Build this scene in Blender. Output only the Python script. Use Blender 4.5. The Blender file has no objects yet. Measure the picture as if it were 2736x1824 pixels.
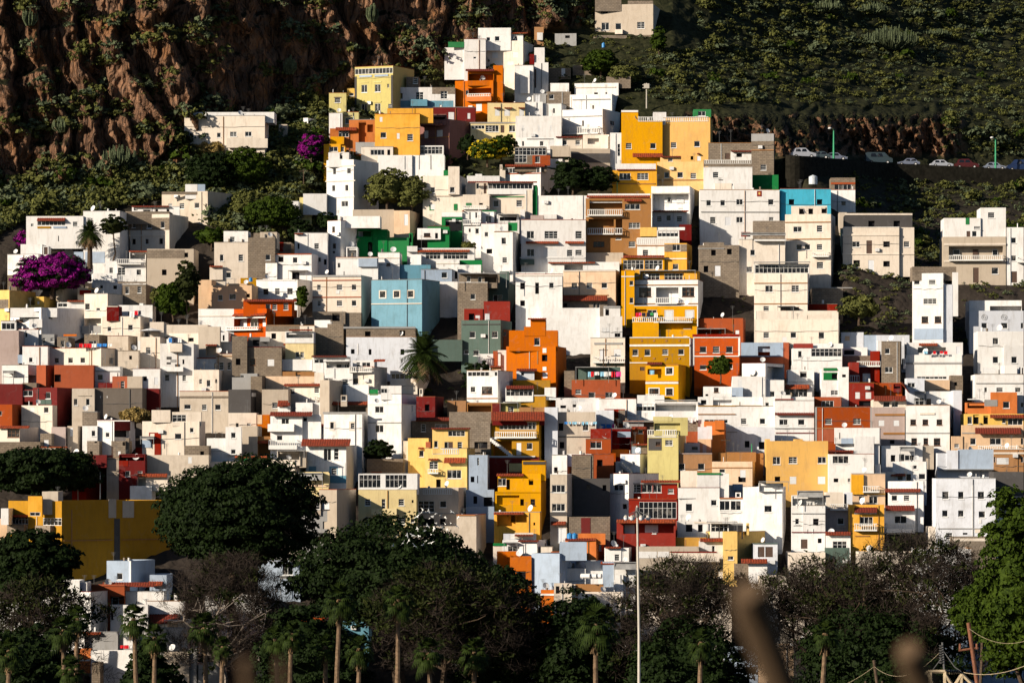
import bpy, math, random
import numpy as np
from math import radians as R, sin, cos, tan, pi
random.seed(7)
scene = bpy.context.scene
COL = scene.collection
# ------------------------------------------------------------------ camera, light, exposure
F = 4457.0            # focal length in picture units (the picture is 1094.4 x 729.6 of them)
UC, VH = 547.2, 490.0  # optical axis column and horizon row
cd = bpy.data.cameras.new('camera'); cam = bpy.data.objects.new('camera', cd); COL.objects.link(cam)
cam.location = (0, 0, 0); cam.rotation_euler = (R(90), 0, 0)
cd.sensor_width = 36; cd.lens = 36 * F / 1094.4
cd.shift_y = (VH - 364.8) / 1094.4
cd.clip_start = 0.5; cd.clip_end = 6000
cd.dof.use_dof = True; cd.dof.focus_distance = 600; cd.dof.aperture_fstop = 9.0
scene.camera = cam
SUN_AZ, SUN_EL = 57.0, 20.0      # degrees left of the view axis (behind the camera), height
w = bpy.data.worlds.new('World'); scene.world = w; w.use_nodes = True
nt = w.node_tree; nt.nodes.clear()
sky = nt.nodes.new('ShaderNodeTexSky'); sky.sky_type = 'NISHITA'; sky.sun_disc = False; sky.ozone_density = 4.0
sky.sun_elevation = R(SUN_EL); sky.sun_rotation = R(180 + SUN_AZ)
bg = nt.nodes.new('ShaderNodeBackground'); bg.inputs[1].default_value = 0.05
wo = nt.nodes.new('ShaderNodeOutputWorld')
nt.links.new(sky.outputs[0], bg.inputs[0]); nt.links.new(bg.outputs[0], wo.inputs[0])
sl = bpy.data.lights.new('sun', 'SUN'); sl.energy = 5.0; sl.angle = R(0.5); sl.color = (1.0, 0.87, 0.70)
so = bpy.data.objects.new('sun', sl); COL.objects.link(so)
# the lamp's -Z axis points from the sun to the scene
from mathutils import Vector
sdir = Vector((-sin(R(SUN_AZ)) * cos(R(SUN_EL)), -cos(R(SUN_AZ)) * cos(R(SUN_EL)), sin(R(SUN_EL))))
so.rotation_euler = sdir.to_track_quat('Z', 'Y').to_euler(); so.location = sdir * 300
vs = scene.view_settings; vs.view_transform = 'Standard'; vs.look = 'None'; vs.gamma = 1; vs.exposure = 0.42
scene.render.film_transparent = False
scene.cycles.use_denoising = True
scene.cycles.max_bounces = 5; scene.cycles.diffuse_bounces = 1; scene.cycles.glossy_bounces = 2; scene.cycles.transparent_max_bounces = 4

# ------------------------------------------------------------------ helpers
def link(o, parent=None):
    COL.objects.link(o)
    if parent: o.parent = parent
    return o
def tag(o, label=None, cat=None, group=None, kind=None):
    if label: o['label'] = label
    if cat: o['category'] = cat
    if group: o['group'] = group
    if kind: o['kind'] = kind
    return o
def empty(name, loc, label, cat, group=None):
    o = bpy.data.objects.new(name, None); o.empty_display_size = 0.5; o.location = loc; COL.objects.link(o)
    return tag(o, label, cat, group)
class MB:
    """collects faces and links them as one mesh object"""
    def __init__(s): s.v = []; s.f = []; s.m = []
    def quad(s, a, b, c, d, m=0):
        n = len(s.v); s.v += [a, b, c, d]; s.f.append((n, n+1, n+2, n+3)); s.m.append(m)
    def hexa(s, P, z0, z1, m=0):
        """prism over ground polygon P (list of xy), from z0 to z1"""
        n = len(s.v); k = len(P)
        s.v += [(p[0], p[1], z0) for p in P] + [(p[0], p[1], z1) for p in P]
        for i in range(k):
            j = (i+1) % k; s.f.append((n+i, n+j, n+k+j, n+k+i)); s.m.append(m)
        s.f.append(tuple(range(n+k, n+2*k))); s.m.append(m)
        s.f.append(tuple(range(n+k-1, n-1, -1))); s.m.append(m)
    def box(s, x0, x1, y0, y1, z0, z1, m=0):
        s.hexa([(x0, y0), (x1, y0), (x1, y1), (x0, y1)], z0, z1, m)
    def fbox(s, fr, t0, t1, h0, h1, z0, z1, m=0):
        """box in a facade frame: t along, h outward"""
        s.hexa([fr.p(t0, h1), fr.p(t1, h1), fr.p(t1, h0), fr.p(t0, h0)], z0, z1, m)
    def tube(s, a, b, r0, r1, n=6, m=0, cap=True):
        a = Vector(a); b = Vector(b); d = (b-a).normalized()
        x = d.orthogonal().normalized(); y = d.cross(x); k = len(s.v)
        for c, r in ((a, r0), (b, r1)):
            for i in range(n):
                q = c + x*(r*cos(2*pi*i/n)) + y*(r*sin(2*pi*i/n)); s.v.append(tuple(q))
        for i in range(n):
            j = (i+1) % n; s.f.append((k+i, k+j, k+n+j, k+n+i)); s.m.append(m)
        if cap:
            s.f.append(tuple(range(k+n, k+2*n))); s.m.append(m); s.f.append(tuple(range(k+n-1, k-1, -1))); s.m.append(m)
    def ball(s, c, r, n=8, k=5, m=0, sq=1.0):
        b = len(s.v)
        for i in range(k+1):
            a = pi*i/k
            for j in range(n):
                t = 2*pi*j/n; s.v.append((c[0]+r*sin(a)*cos(t), c[1]+r*sin(a)*sin(t), c[2]+r*sq*cos(a)))
        for i in range(k):
            for j in range(n):
                q = (j+1) % n; s.f.append((b+i*n+j, b+(i+1)*n+j, b+(i+1)*n+q, b+i*n+q)); s.m.append(m)
    def build(s, name, mats, parent=None, smooth=False):
        me = bpy.data.meshes.new(name); me.from_pydata(s.v, [], s.f)
        if not isinstance(mats, (list, tuple)): mats = [mats]
        for q in mats: me.materials.append(q)
        if len(mats) > 1: me.polygons.foreach_set('material_index', s.m)
        if smooth: me.polygons.foreach_set('use_smooth', [True]*len(s.f))
        me.update()
        return link(bpy.data.objects.new(name, me), parent)
def npmesh(name, V, Fq, mats, parent=None, midx=None, smooth=False, attr=None):
    """quads/tris from numpy arrays"""
    me = bpy.data.meshes.new(name)
    V = np.asarray(V, np.float32); Fq = np.asarray(Fq, np.int32); nf, k = Fq.shape
    me.vertices.add(len(V)); me.vertices.foreach_set('co', V.ravel())
    me.loops.add(nf*k); me.loops.foreach_set('vertex_index', Fq.ravel())
    me.polygons.add(nf); me.polygons.foreach_set('loop_start', np.arange(0, nf*k, k, dtype=np.int32))
    me.polygons.foreach_set('loop_total', np.full(nf, k, np.int32))
    if not isinstance(mats, (list, tuple)): mats = [mats]
    for q in mats: me.materials.append(q)
    if midx is not None: me.polygons.foreach_set('material_index', np.asarray(midx, np.int32))
    if smooth: me.polygons.foreach_set('use_smooth', np.ones(nf, bool))
    if attr is not None:
        a = me.attributes.new('zone', 'FLOAT_COLOR', 'POINT'); a.data.foreach_set('color', np.asarray(attr, np.float32).ravel())
    me.update(); me.validate()
    return link(bpy.data.objects.new(name, me), parent)

# value noise on numpy arrays
_rng = np.random.RandomState(3); _P = _rng.rand(256, 256).astype(np.float64)
def lnoise(x, y):
    # faceted noise: no smoothing between the lattice points
    xi = np.floor(x).astype(int); yi = np.floor(y).astype(int); fx = x-xi; fy = y-yi
    a = _P[xi & 255, yi & 255]; b = _P[(xi+1) & 255, yi & 255]; c = _P[xi & 255, (yi+1) & 255]; d = _P[(xi+1) & 255, (yi+1) & 255]
    return np.where(fx+fy < 1, a+(b-a)*fx+(c-a)*fy, d+(c-d)*(1-fx)+(b-d)*(1-fy))
def vnoise(x, y):
    xi = np.floor(x).astype(int); yi = np.floor(y).astype(int); fx = x-xi; fy = y-yi
    fx = fx*fx*(3-2*fx); fy = fy*fy*(3-2*fy)
    a = _P[xi & 255, yi & 255]; b = _P[(xi+1) & 255, yi & 255]; c = _P[xi & 255, (yi+1) & 255]; d = _P[(xi+1) & 255, (yi+1) & 255]
    return (a*(1-fx)+b*fx)*(1-fy)+(c*(1-fx)+d*fx)*fy
def fbm(x, y, o=4):
    s = 0; a = 0.5
    for i in range(o): s = s+a*vnoise(x*2**i+17*i, y*2**i+31*i); a *= 0.5
    return s
def sstep(a, b, x): t = np.clip((x-a)/(b-a), 0, 1); return t*t*(3-2*t)

# ------------------------------------------------------------------ materials
def newmat(name, rough=0.9, spec=0.2):
    m = bpy.data.materials.new(name); m.use_nodes = True; b = m.node_tree.nodes['Principled BSDF']
    b.inputs['Roughness'].default_value = rough; b.inputs['Specular IOR Level'].default_value = spec
    return m, m.node_tree.nodes, m.node_tree.links, b
def N(ns, t, **k):
    n = ns.new(t)
    for a, b in k.items(): setattr(n, a, b)
    return n
def mixc(ns, ls, fac, a, b, mode='MIX'):
    m = ns.new('ShaderNodeMix'); m.data_type = 'RGBA'; m.blend_type = mode
    for sock, val in ((m.inputs[0], fac), (m.inputs[6], a), (m.inputs[7], b)):
        if hasattr(val, 'is_output'): ls.new(val, sock)
        elif isinstance(val, (int, float)): sock.default_value = val
        else: sock.default_value = (*val, 1)
    return m.outputs[2]
def ramp(ns, ls, src, p0, p1, c0=(0, 0, 0), c1=(1, 1, 1)):
    r = ns.new('ShaderNodeValToRGB'); r.color_ramp.elements[0].position = p0; r.color_ramp.elements[1].position = p1
    r.color_ramp.elements[0].color = (*c0, 1); r.color_ramp.elements[1].color = (*c1, 1); ls.new(src, r.inputs[0]); return r.outputs[0]
def noise(ns, ls, vec, scale, detail=4, rough=0.6, dist=0):
    n = ns.new('ShaderNodeTexNoise'); n.inputs['Scale'].default_value = scale; n.inputs['Detail'].default_value = detail
    n.inputs['Roughness'].default_value = rough; n.inputs['Distortion'].default_value = dist
    if vec is not None: ls.new(vec, n.inputs['Vector'])
    return n.outputs[0]
def world_pos(ns, ls, scale=(1, 1, 1)):
    g = ns.new('ShaderNodeNewGeometry'); m = ns.new('ShaderNodeMapping'); m.inputs['Scale'].default_value = scale
    ls.new(g.outputs['Position'], m.inputs['Vector']); return m.outputs[0]

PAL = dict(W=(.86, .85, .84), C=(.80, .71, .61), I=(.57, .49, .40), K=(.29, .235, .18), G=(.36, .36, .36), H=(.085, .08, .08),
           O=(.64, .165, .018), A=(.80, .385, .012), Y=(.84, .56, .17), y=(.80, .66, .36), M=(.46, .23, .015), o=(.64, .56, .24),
           P=(.76, .54, .36), a=(.82, .50, .18), r=(.52, .085, .010), m=(.25, .115, .10), u=(.17, .145, .125), q=(.50, .135, .008), p=(.50, .40, .37), R=(.27, .024, .014), D=(.16, .013, .012), T=(.38, .085, .03), B=(.16, .35, .46),  # q is the orange darkened to hold the part shade on the terrace house
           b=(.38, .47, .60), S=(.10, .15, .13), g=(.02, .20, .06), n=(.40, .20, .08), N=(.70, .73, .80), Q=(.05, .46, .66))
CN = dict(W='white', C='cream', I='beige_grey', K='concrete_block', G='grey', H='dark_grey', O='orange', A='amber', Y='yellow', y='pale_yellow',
          M='mustard', o='olive', P='peach', a='apricot', r='orange_red', m='mauve_brown', u='taupe', q='part_shaded_orange', p='pinkish', R='red', D='maroon', T='rust', B='sky_blue', b='pale_blue', S='slate', g='green',
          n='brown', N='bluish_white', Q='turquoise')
def wallmat(c):
    m, ns, ls, b = newmat('plaster_' + CN[c], 0.92, 0.15)
    base = PAL[c]
    oi = N(ns, 'ShaderNodeObjectInfo')
    hs = N(ns, 'ShaderNodeHueSaturation'); hs.inputs['Color'].default_value = (*base, 1)
    mr = N(ns, 'ShaderNodeMapRange'); ls.new(oi.outputs['Random'], mr.inputs[0]); mr.inputs[3].default_value = 0.86; mr.inputs[4].default_value = 1.04
    ls.new(mr.outputs[0], hs.inputs['Value'])
    mr2 = N(ns, 'ShaderNodeMapRange'); ls.new(oi.outputs['Random'], mr2.inputs[0]); mr2.inputs[3].default_value = 1.10; mr2.inputs[4].default_value = 0.92
    ls.new(mr2.outputs[0], hs.inputs['Saturation'])
    col = hs.outputs[0]
    p1 = world_pos(ns, ls); p2 = world_pos(ns, ls, (1, 1, 0.18))
    big = ramp(ns, ls, noise(ns, ls, p1, 0.45, 5, 0.65), 0.32, 0.62)
    dirty = (base[0]*.74, base[1]*.71, base[2]*.67) if c != 'K' else tuple(x*0.6 for x in base)
    col = mixc(ns, ls, ramp(ns, ls, noise(ns, ls, p1, 0.5, 5, 0.65), 0.48, 0.78, (0, 0, 0), (.75, .75, .75)), col, dirty)
    streak = ramp(ns, ls, noise(ns, ls, p2, 2.2, 5, 0.7), 0.50, 0.78, (0, 0, 0), (.6, .6, .6))
    col = mixc(ns, ls, streak, col, (base[0]*.5+.03, base[1]*.46+.03, base[2]*.42+.025))
    patch = ramp(ns, ls, noise(ns, ls, world_pos(ns, ls, (1, 1, .8)), 0.9, 2, .4, 1.5), .63, .66, (0, 0, 0), (.28, .28, .28))
    col = mixc(ns, ls, patch, col, (base[0]*.72+.06, base[1]*.72+.06, base[2]*.72+.06))
    if c == 'K':
        g = N(ns, 'ShaderNodeNewGeometry'); sx = N(ns, 'ShaderNodeSeparateXYZ'); ls.new(g.outputs['Position'], sx.inputs[0])
        ad = N(ns, 'ShaderNodeMath', operation='ADD'); ls.new(sx.outputs[0], ad.inputs[0]); ls.new(sx.outputs[1], ad.inputs[1])
        cb = N(ns, 'ShaderNodeCombineXYZ'); ls.new(ad.outputs[0], cb.inputs[0]); ls.new(sx.outputs[2], cb.inputs[1])
        br = N(ns, 'ShaderNodeTexBrick'); ls.new(cb.outputs[0], br.inputs['Vector']); br.inputs['Scale'].default_value = 1.0
        br.inputs['Brick Width'].default_value = 0.55; br.inputs['Row Height'].default_value = 0.28; br.inputs['Mortar Size'].default_value = 0.03
        br.inputs['Color1'].default_value = (1, 1, 1, 1); br.inputs['Color2'].default_value = (.68, .68, .70, 1); br.inputs['Mortar'].default_value = (.48, .46, .44, 1)
        col = mixc(ns, ls, 0.8, col, br.outputs[0], 'MULTIPLY')
    ls.new(col, b.inputs['Base Color'])
    bp = N(ns, 'ShaderNodeBump'); bp.inputs['Strength'].default_value = 0.35; bp.inputs['Distance'].default_value = 0.05
    ls.new(noise(ns, ls, p1, 3.5, 5, 0.7), bp.inputs['Height']); ls.new(bp.outputs[0], b.inputs['Normal'])
    return m
M = {c: wallmat(c) for c in PAL}
def plain(name, c, rough=0.8, spec=0.3, metal=0, var=0.25, sc=6):
    m, ns, ls, b = newmat(name, rough, spec); b.inputs['Metallic'].default_value = metal
    nz = noise(ns, ls, world_pos(ns, ls), sc, 4, 0.6)
    ls.new(mixc(ns, ls, ramp(ns, ls, nz, .35, .7), tuple(x*(1-var) for x in c), tuple(min(1, x*(1+var*.5)) for x in c)), b.inputs['Base Color'])
    return m
FRAME = plain('white_window_frame', (.80, .80, .79), .5, .4, var=.08)
BROWN = plain('brown_window_frame', (.16, .07, .03), .6, .3)
SHUT = plain('white_shutter', (.74, .75, .76), .5, .4, var=.1)
DOORW = plain('white_door', (.72, .74, .78), .5, .4, var=.1)
DOORB = plain('dark_door', (.10, .06, .045), .6, .3)
DARK = plain('dark_room', (.018, .018, .022), .9, .1)
RAIL = plain('white_baluster', (.80, .79, .76), .8, .2, var=.12)
IRON = plain('grey_iron', (.13, .13, .13), .6, .4)
SLAB = plain('roof_screed', (.30, .25, .21), .95, .1, var=.35, sc=1)
SHEET = plain('sheet_roof', (.33, .33, .33), .6, .3, var=.3, sc=1.2)
METALW = plain('white_painted_metal', (.7, .7, .7), .4, .5, var=.1)
def glassmat():
    m, ns, ls, b = newmat('window_glass', 0.12, 0.5)
    oi = N(ns, 'ShaderNodeObjectInfo')
    nz = noise(ns, ls, world_pos(ns, ls), 1.3, 2, .5)
    cc = mixc(ns, ls, ramp(ns, ls, nz, .56, .7), (.010, .012, .016), (.14, .13, .12))
    ls.new(cc, b.inputs['Base Color'])
    return m
GLASS = glassmat()
def tilemat():
    m, ns, ls, b = newmat('terracotta_tiles', 0.85, 0.2)
    nz = noise(ns, ls, world_pos(ns, ls), 3.0, 4, .7)
    oi = N(ns, 'ShaderNodeObjectInfo')
    a = mixc(ns, ls, oi.outputs['Random'], (.42, .075, .02), (.17, .022, .014))
    ls.new(mixc(ns, ls, ramp(ns, ls, nz, .35, .7), a, (.10, .03, .018)), b.inputs['Base Color']); return m
TILE = tilemat()
def leafmat(name, c0, c1, trans=0.25, rough=.7):
    m, ns, ls, b = newmat(name, rough, .08)
    nz = noise(ns, ls, world_pos(ns, ls), .55, 3, .6); nz2 = noise(ns, ls, world_pos(ns, ls), 5, 2, .5)
    a = mixc(ns, ls, ramp(ns, ls, nz, .38, .62), c0, c1)
    ls.new(mixc(ns, ls, ramp(ns, ls, nz2, .4, .7), a, tuple(x*1.6 for x in c1)), b.inputs['Base Color'])
    tr = N(ns, 'ShaderNodeBsdfTranslucent'); ls.new(a, tr.inputs[0]); mx = N(ns, 'ShaderNodeMixShader'); mx.inputs[0].default_value = trans
    ls.new(b.outputs[0], mx.inputs[1]); ls.new(tr.outputs[0], mx.inputs[2]); ls.new(mx.outputs[0], ns['Material Output'].inputs[0]); return m
LAUREL = leafmat('laurel_leaves', (.003, .007, .002), (.010, .019, .004), .1)  # laurel, pine, twig and palm colours darkened to stand for foreground shade
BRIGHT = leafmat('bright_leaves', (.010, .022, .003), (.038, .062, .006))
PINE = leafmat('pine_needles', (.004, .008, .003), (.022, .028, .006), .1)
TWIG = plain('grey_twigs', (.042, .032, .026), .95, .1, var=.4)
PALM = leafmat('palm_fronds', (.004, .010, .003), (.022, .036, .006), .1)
DEADP = plain('dead_fronds', (.20, .13, .07), .95, .1, var=.4)
BARK = plain('bark', (.10, .07, .048), .95, .1, var=.45)
SCRUB = leafmat('scrub_leaves', (.024, .031, .009), (.10, .105, .03), .1, .9)
SCRUBG = leafmat('greygreen_leaves', (.032, .045, .022), (.09, .11, .06), .1, .9)
BOUG = leafmat('bougainvillea_flowers', (.03, .002, .028), (.19, .006, .15), .1)
YELF = leafmat('yellow_flowers', (.25, .20, .01), (.55, .42, .02), .3)
REED = leafmat('reed_plumes', (.10, .08, .03), (.35, .25, .09), .3)
CLOTHS = [plain('cloth_%s' % n, c, .95, .1, var=.1) for n, c in dict(white=(.8, .8, .8), blue=(.05, .25, .7), red=(.7, .02, .03), pink=(.8, .08, .3), green=(.05, .35, .1), dark=(.03, .03, .05), yellow=(.8, .55, .05), sky=(.3, .6, .8)).items()]
BLUEP = plain('blue_plastic', (.03, .25, .60), .4, .5)
POLEM = plain('galvanised_pole', (.52, .48, .42), .5, .4, var=.1)
GREENP = plain('green_pole', (.03, .35, .16), .5, .4)
ASPH = plain('asphalt', (.05, .05, .055), .95, .1, sc=2)
STONE = plain('shaded_dry_stone', (.028, .025, .018), .95, .1, var=.5, sc=1.5)  # stone colour darkened to carry the shade on the road wall
PTRUNK = plain('palm_bark', (.20, .135, .085), .95, .1, var=.45, sc=3)
GULL = plain('white_feathers', (.82, .82, .80), .8, .2, var=.05)

def rockmat():
    m, ns, ls, b = newmat('cliff_rock', .95, .1)
    p = world_pos(ns, ls, (1, 1, .35)); q = world_pos(ns, ls)
    a = noise(ns, ls, p, .35, 8, .7, .6); c = noise(ns, ls, q, 1.1, 8, .7)
    col = mixc(ns, ls, ramp(ns, ls, a, .38, .62), (.18, .10, .064), (.46, .25, .145))
    col = mixc(ns, ls, ramp(ns, ls, c, .52, .75), col, (.16, .14, .12))
    col = mixc(ns, ls, ramp(ns, ls, noise(ns, ls, q, .12, 4, .6), .52, .66), col, (.32, .15, .065))
    vk = N(ns, 'ShaderNodeTexVoronoi', feature='DISTANCE_TO_EDGE'); vk.inputs['Scale'].default_value = .45; pk = world_pos(ns, ls, (1, 1, .28)); nk = N(ns, 'ShaderNodeVectorMath', operation='ADD'); ls.new(pk, nk.inputs[0]); nz3 = N(ns, 'ShaderNodeTexNoise'); nz3.inputs['Scale'].default_value = .8; ls.new(pk, nz3.inputs['Vector']); ls.new(nz3.outputs[1], nk.inputs[1]); ls.new(nk.outputs[0], vk.inputs['Vector'])
    col = mixc(ns, ls, ramp(ns, ls, vk.outputs[0], .0, .07, (.85, .85, .85), (0, 0, 0)), col, (.035, .024, .018))
    at = N(ns, 'ShaderNodeAttribute', attribute_name='zone'); sp = N(ns, 'ShaderNodeSeparateColor'); ls.new(at.outputs[0], sp.inputs[0])
    # moss and dry grass on the ledges
    g = N(ns, 'ShaderNodeNewGeometry'); sx = N(ns, 'ShaderNodeSeparateXYZ'); ls.new(g.outputs['Normal'], sx.inputs[0])
    soil = mixc(ns, ls, ramp(ns, ls, c, .4, .65), (.014, .017, .007), (.040, .040, .018))
    soil = mixc(ns, ls, sp.outputs[2], soil, (.040, .032, .026))
    fac = N(ns, 'ShaderNodeMath', operation='MAXIMUM'); ls.new(ramp(ns, ls, sx.outputs[2], .62, .8), fac.inputs[0]); ls.new(sp.outputs[1], fac.inputs[1])
    col = mixc(ns, ls, fac.outputs[0], col, soil)
    ls.new(col, b.inputs['Base Color'])
    bp = N(ns, 'ShaderNodeBump'); bp.inputs['Distance'].default_value = 1.6; iv = N(ns, 'ShaderNodeMath', operation='SUBTRACT'); iv.inputs[0].default_value = 1.0; ls.new(sp.outputs[1], iv.inputs[1]); mxx = N(ns, 'ShaderNodeMath', operation='MAXIMUM'); ls.new(iv.outputs[0], mxx.inputs[0]); mxx.inputs[1].default_value = .18; ls.new(mxx.outputs[0], bp.inputs['Strength'])
    vo = N(ns, 'ShaderNodeTexVoronoi', feature='DISTANCE_TO_EDGE'); vo.inputs['Scale'].default_value = .7; ls.new(p, vo.inputs['Vector'])
    ad = N(ns, 'ShaderNodeMath', operation='ADD'); ls.new(noise(ns, ls, p, 1.3, 8, .75), ad.inputs[0]); ls.new(ramp(ns, ls, vo.outputs[0], 0, .25), ad.inputs[1])
    ls.new(ad.outputs[0], bp.inputs['Height']); ls.new(bp.outputs[0], b.inputs['Normal'])
    return m
ROCK = rockmat()

# ------------------------------------------------------------------ terrain
def Yt(u, v):
    """distance of the hillside seen at picture position (u, v)"""
    u = np.asarray(u, float); v = np.asarray(v, float)
    y = 560 + (600-v)*0.30
    y = np.where(v > 600, 560-(v-600)*0.22, y)
    uL = np.interp(v, [-200, 60, 105, 135, 180, 300], [690, 700, 720, 815, 850, 905])
    am = np.interp(v, [-400, 0, 110, 178, 250, 325], [0, 0, 0, 25, 22, 0])
    y = y + sstep(uL, uL+110, u)*am + np.clip(u-uL-20, 0, 900)*np.interp(v, [-100, 30, 100, 165, 180, 280], [.25, .215, .15, .10, .08, 0])
    # steep cliff at the upper left: less depth gained per unit of height
    vc = np.interp(u, [-200, 0, 180, 230, 300, 360, 480, 560, 620, 660], [215, 205, 190, 170, 120, 100, 72, 40, 30, -60])
    d = np.clip(vc-v, 0, 500)
    y = y - d*0.24
    return y
def xz(u, v, Y): return (u-UC)*Y/F, (VH-v)*Y/F
def cliffmask(u, v):
    vc = np.interp(u, [-200, 0, 180, 230, 300, 360, 480, 560, 620, 660], [215, 205, 190, 170, 120, 100, 72, 40, 30, -60])
    return sstep(-4, 14, vc-v)
def vbound(u): return np.interp(u, [-200, 0, 30, 130, 170, 250, 300, 322, 350, 420, 480, 560, 660, 690, 760, 850, 880, 905, 1200], [310, 300, 225, 225, 250, 262, 240, 200, 130, 100, 60, 60, 100, 135, 150, 165, 225, 300, 310])
def vmask(u, v): return sstep(6, 22, v-vbound(u))
def hill(name, u0, u1, v0, v1, du, dv):
    us = np.arange(u0, u1+du, du); vv = np.arange(v0, v1+dv, dv); U, Vv = np.meshgrid(us, vv)
    Y = Yt(U, Vv); X, Z = xz(U, Vv, Y)
    cm = cliffmask(U, Vv)
    # buttresses leaning down to the right, separated by deep gullies
    s = (U - 0.26*(Vv-100))
    def saw(x, edge):   # rises towards the viewer, then drops back sharply into a gully
        fr_ = x-np.floor(x); return np.where(fr_ < 1-edge, fr_/(1-edge), (1-fr_)/edge)
    w1 = fbm(U/60+2, Vv/46+7, 3); w2 = fbm(U/24+9, Vv/22, 3)
    s1 = saw(s/47.0+w1*1.5, .13); s2 = saw(s/17.0+w2*1.8+w1, .2); s3 = saw(s/6.5+w2*2.0, .3)
    fin = fbm(s/5.0, Vv/16.0, 4); cr = fbm(U/2.4, Vv/4.0, 3)
    a1 = .45+1.1*vnoise(s/47.0+5, Vv/55.0); lump = .4*lnoise(U/24.0+4, Vv/40.0)+.3*lnoise((U+Vv*.4)/11.0+4, Vv/23.0)+.2
    disp = 3.2 - s1*a1*4.8 - s2*1.5*(.4+w1) - s3*.4 - (lump-.45)*5 - (lnoise(s/8.0+3, Vv/24.0)-.5)*2.3 - (lnoise(s/3.4+8, Vv/10.0)-.5)*.85 - (lnoise(U/1.7, Vv/4.0)-.5)*.35
    led = saw(Vv/38.0+w1*1.6+U/160, .22); disp = disp + led*1.6*(a1-.2)
    rough = (fbm(U/9, Vv/7, 4)-.45)
    tall = sstep(0, 40, 200-Vv)
    village = 1-cm
    bank = sstep(118, 128, Vv)*(1-sstep(160, 170, Vv))*sstep(700, 740, U)*(1-sstep(1010, 1040, U))
    Yn = Y + cm*disp + village*(rough*(1.4+3.5*sstep(690, 800, U)*sstep(0, 60, 190-Vv)) + 0.5) + bank*(-(fin-.45)*7-(cr-.4)*4)
    X, Z = xz(U, Vv, Yn)
    Z = Z - 3.0*vmask(U, Vv)
    nv, nu = U.shape
    V3 = np.stack([X, Yn, Z], -1).reshape(-1, 3)
    idx = np.arange(nv*nu).reshape(nv, nu)
    Fq = np.stack([idx[1:, :-1], idx[1:, 1:], idx[:-1, 1:], idx[:-1, :-1]], -1).reshape(-1, 4)
    soil = np.clip((1-cm) - bank*1.0, 0, 1)
    # village ground is trodden earth and concrete, slopes are dark scrub soil
    inv = sstep(150, 260, Vv)*1.0
    att = np.stack([cm, soil, inv, np.ones_like(cm)], -1).reshape(-1, 4)
    return V3, Fq, att, (nv, nu)
VTOP = 14
V3, Fq, att, _ = hill('hillside', -260, 1360, -VTOP, 760, 2.0, 2.0)
hs = npmesh('hillside', V3, Fq, ROCK, attr=att, smooth=False); tag(hs, kind='structure')
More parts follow.
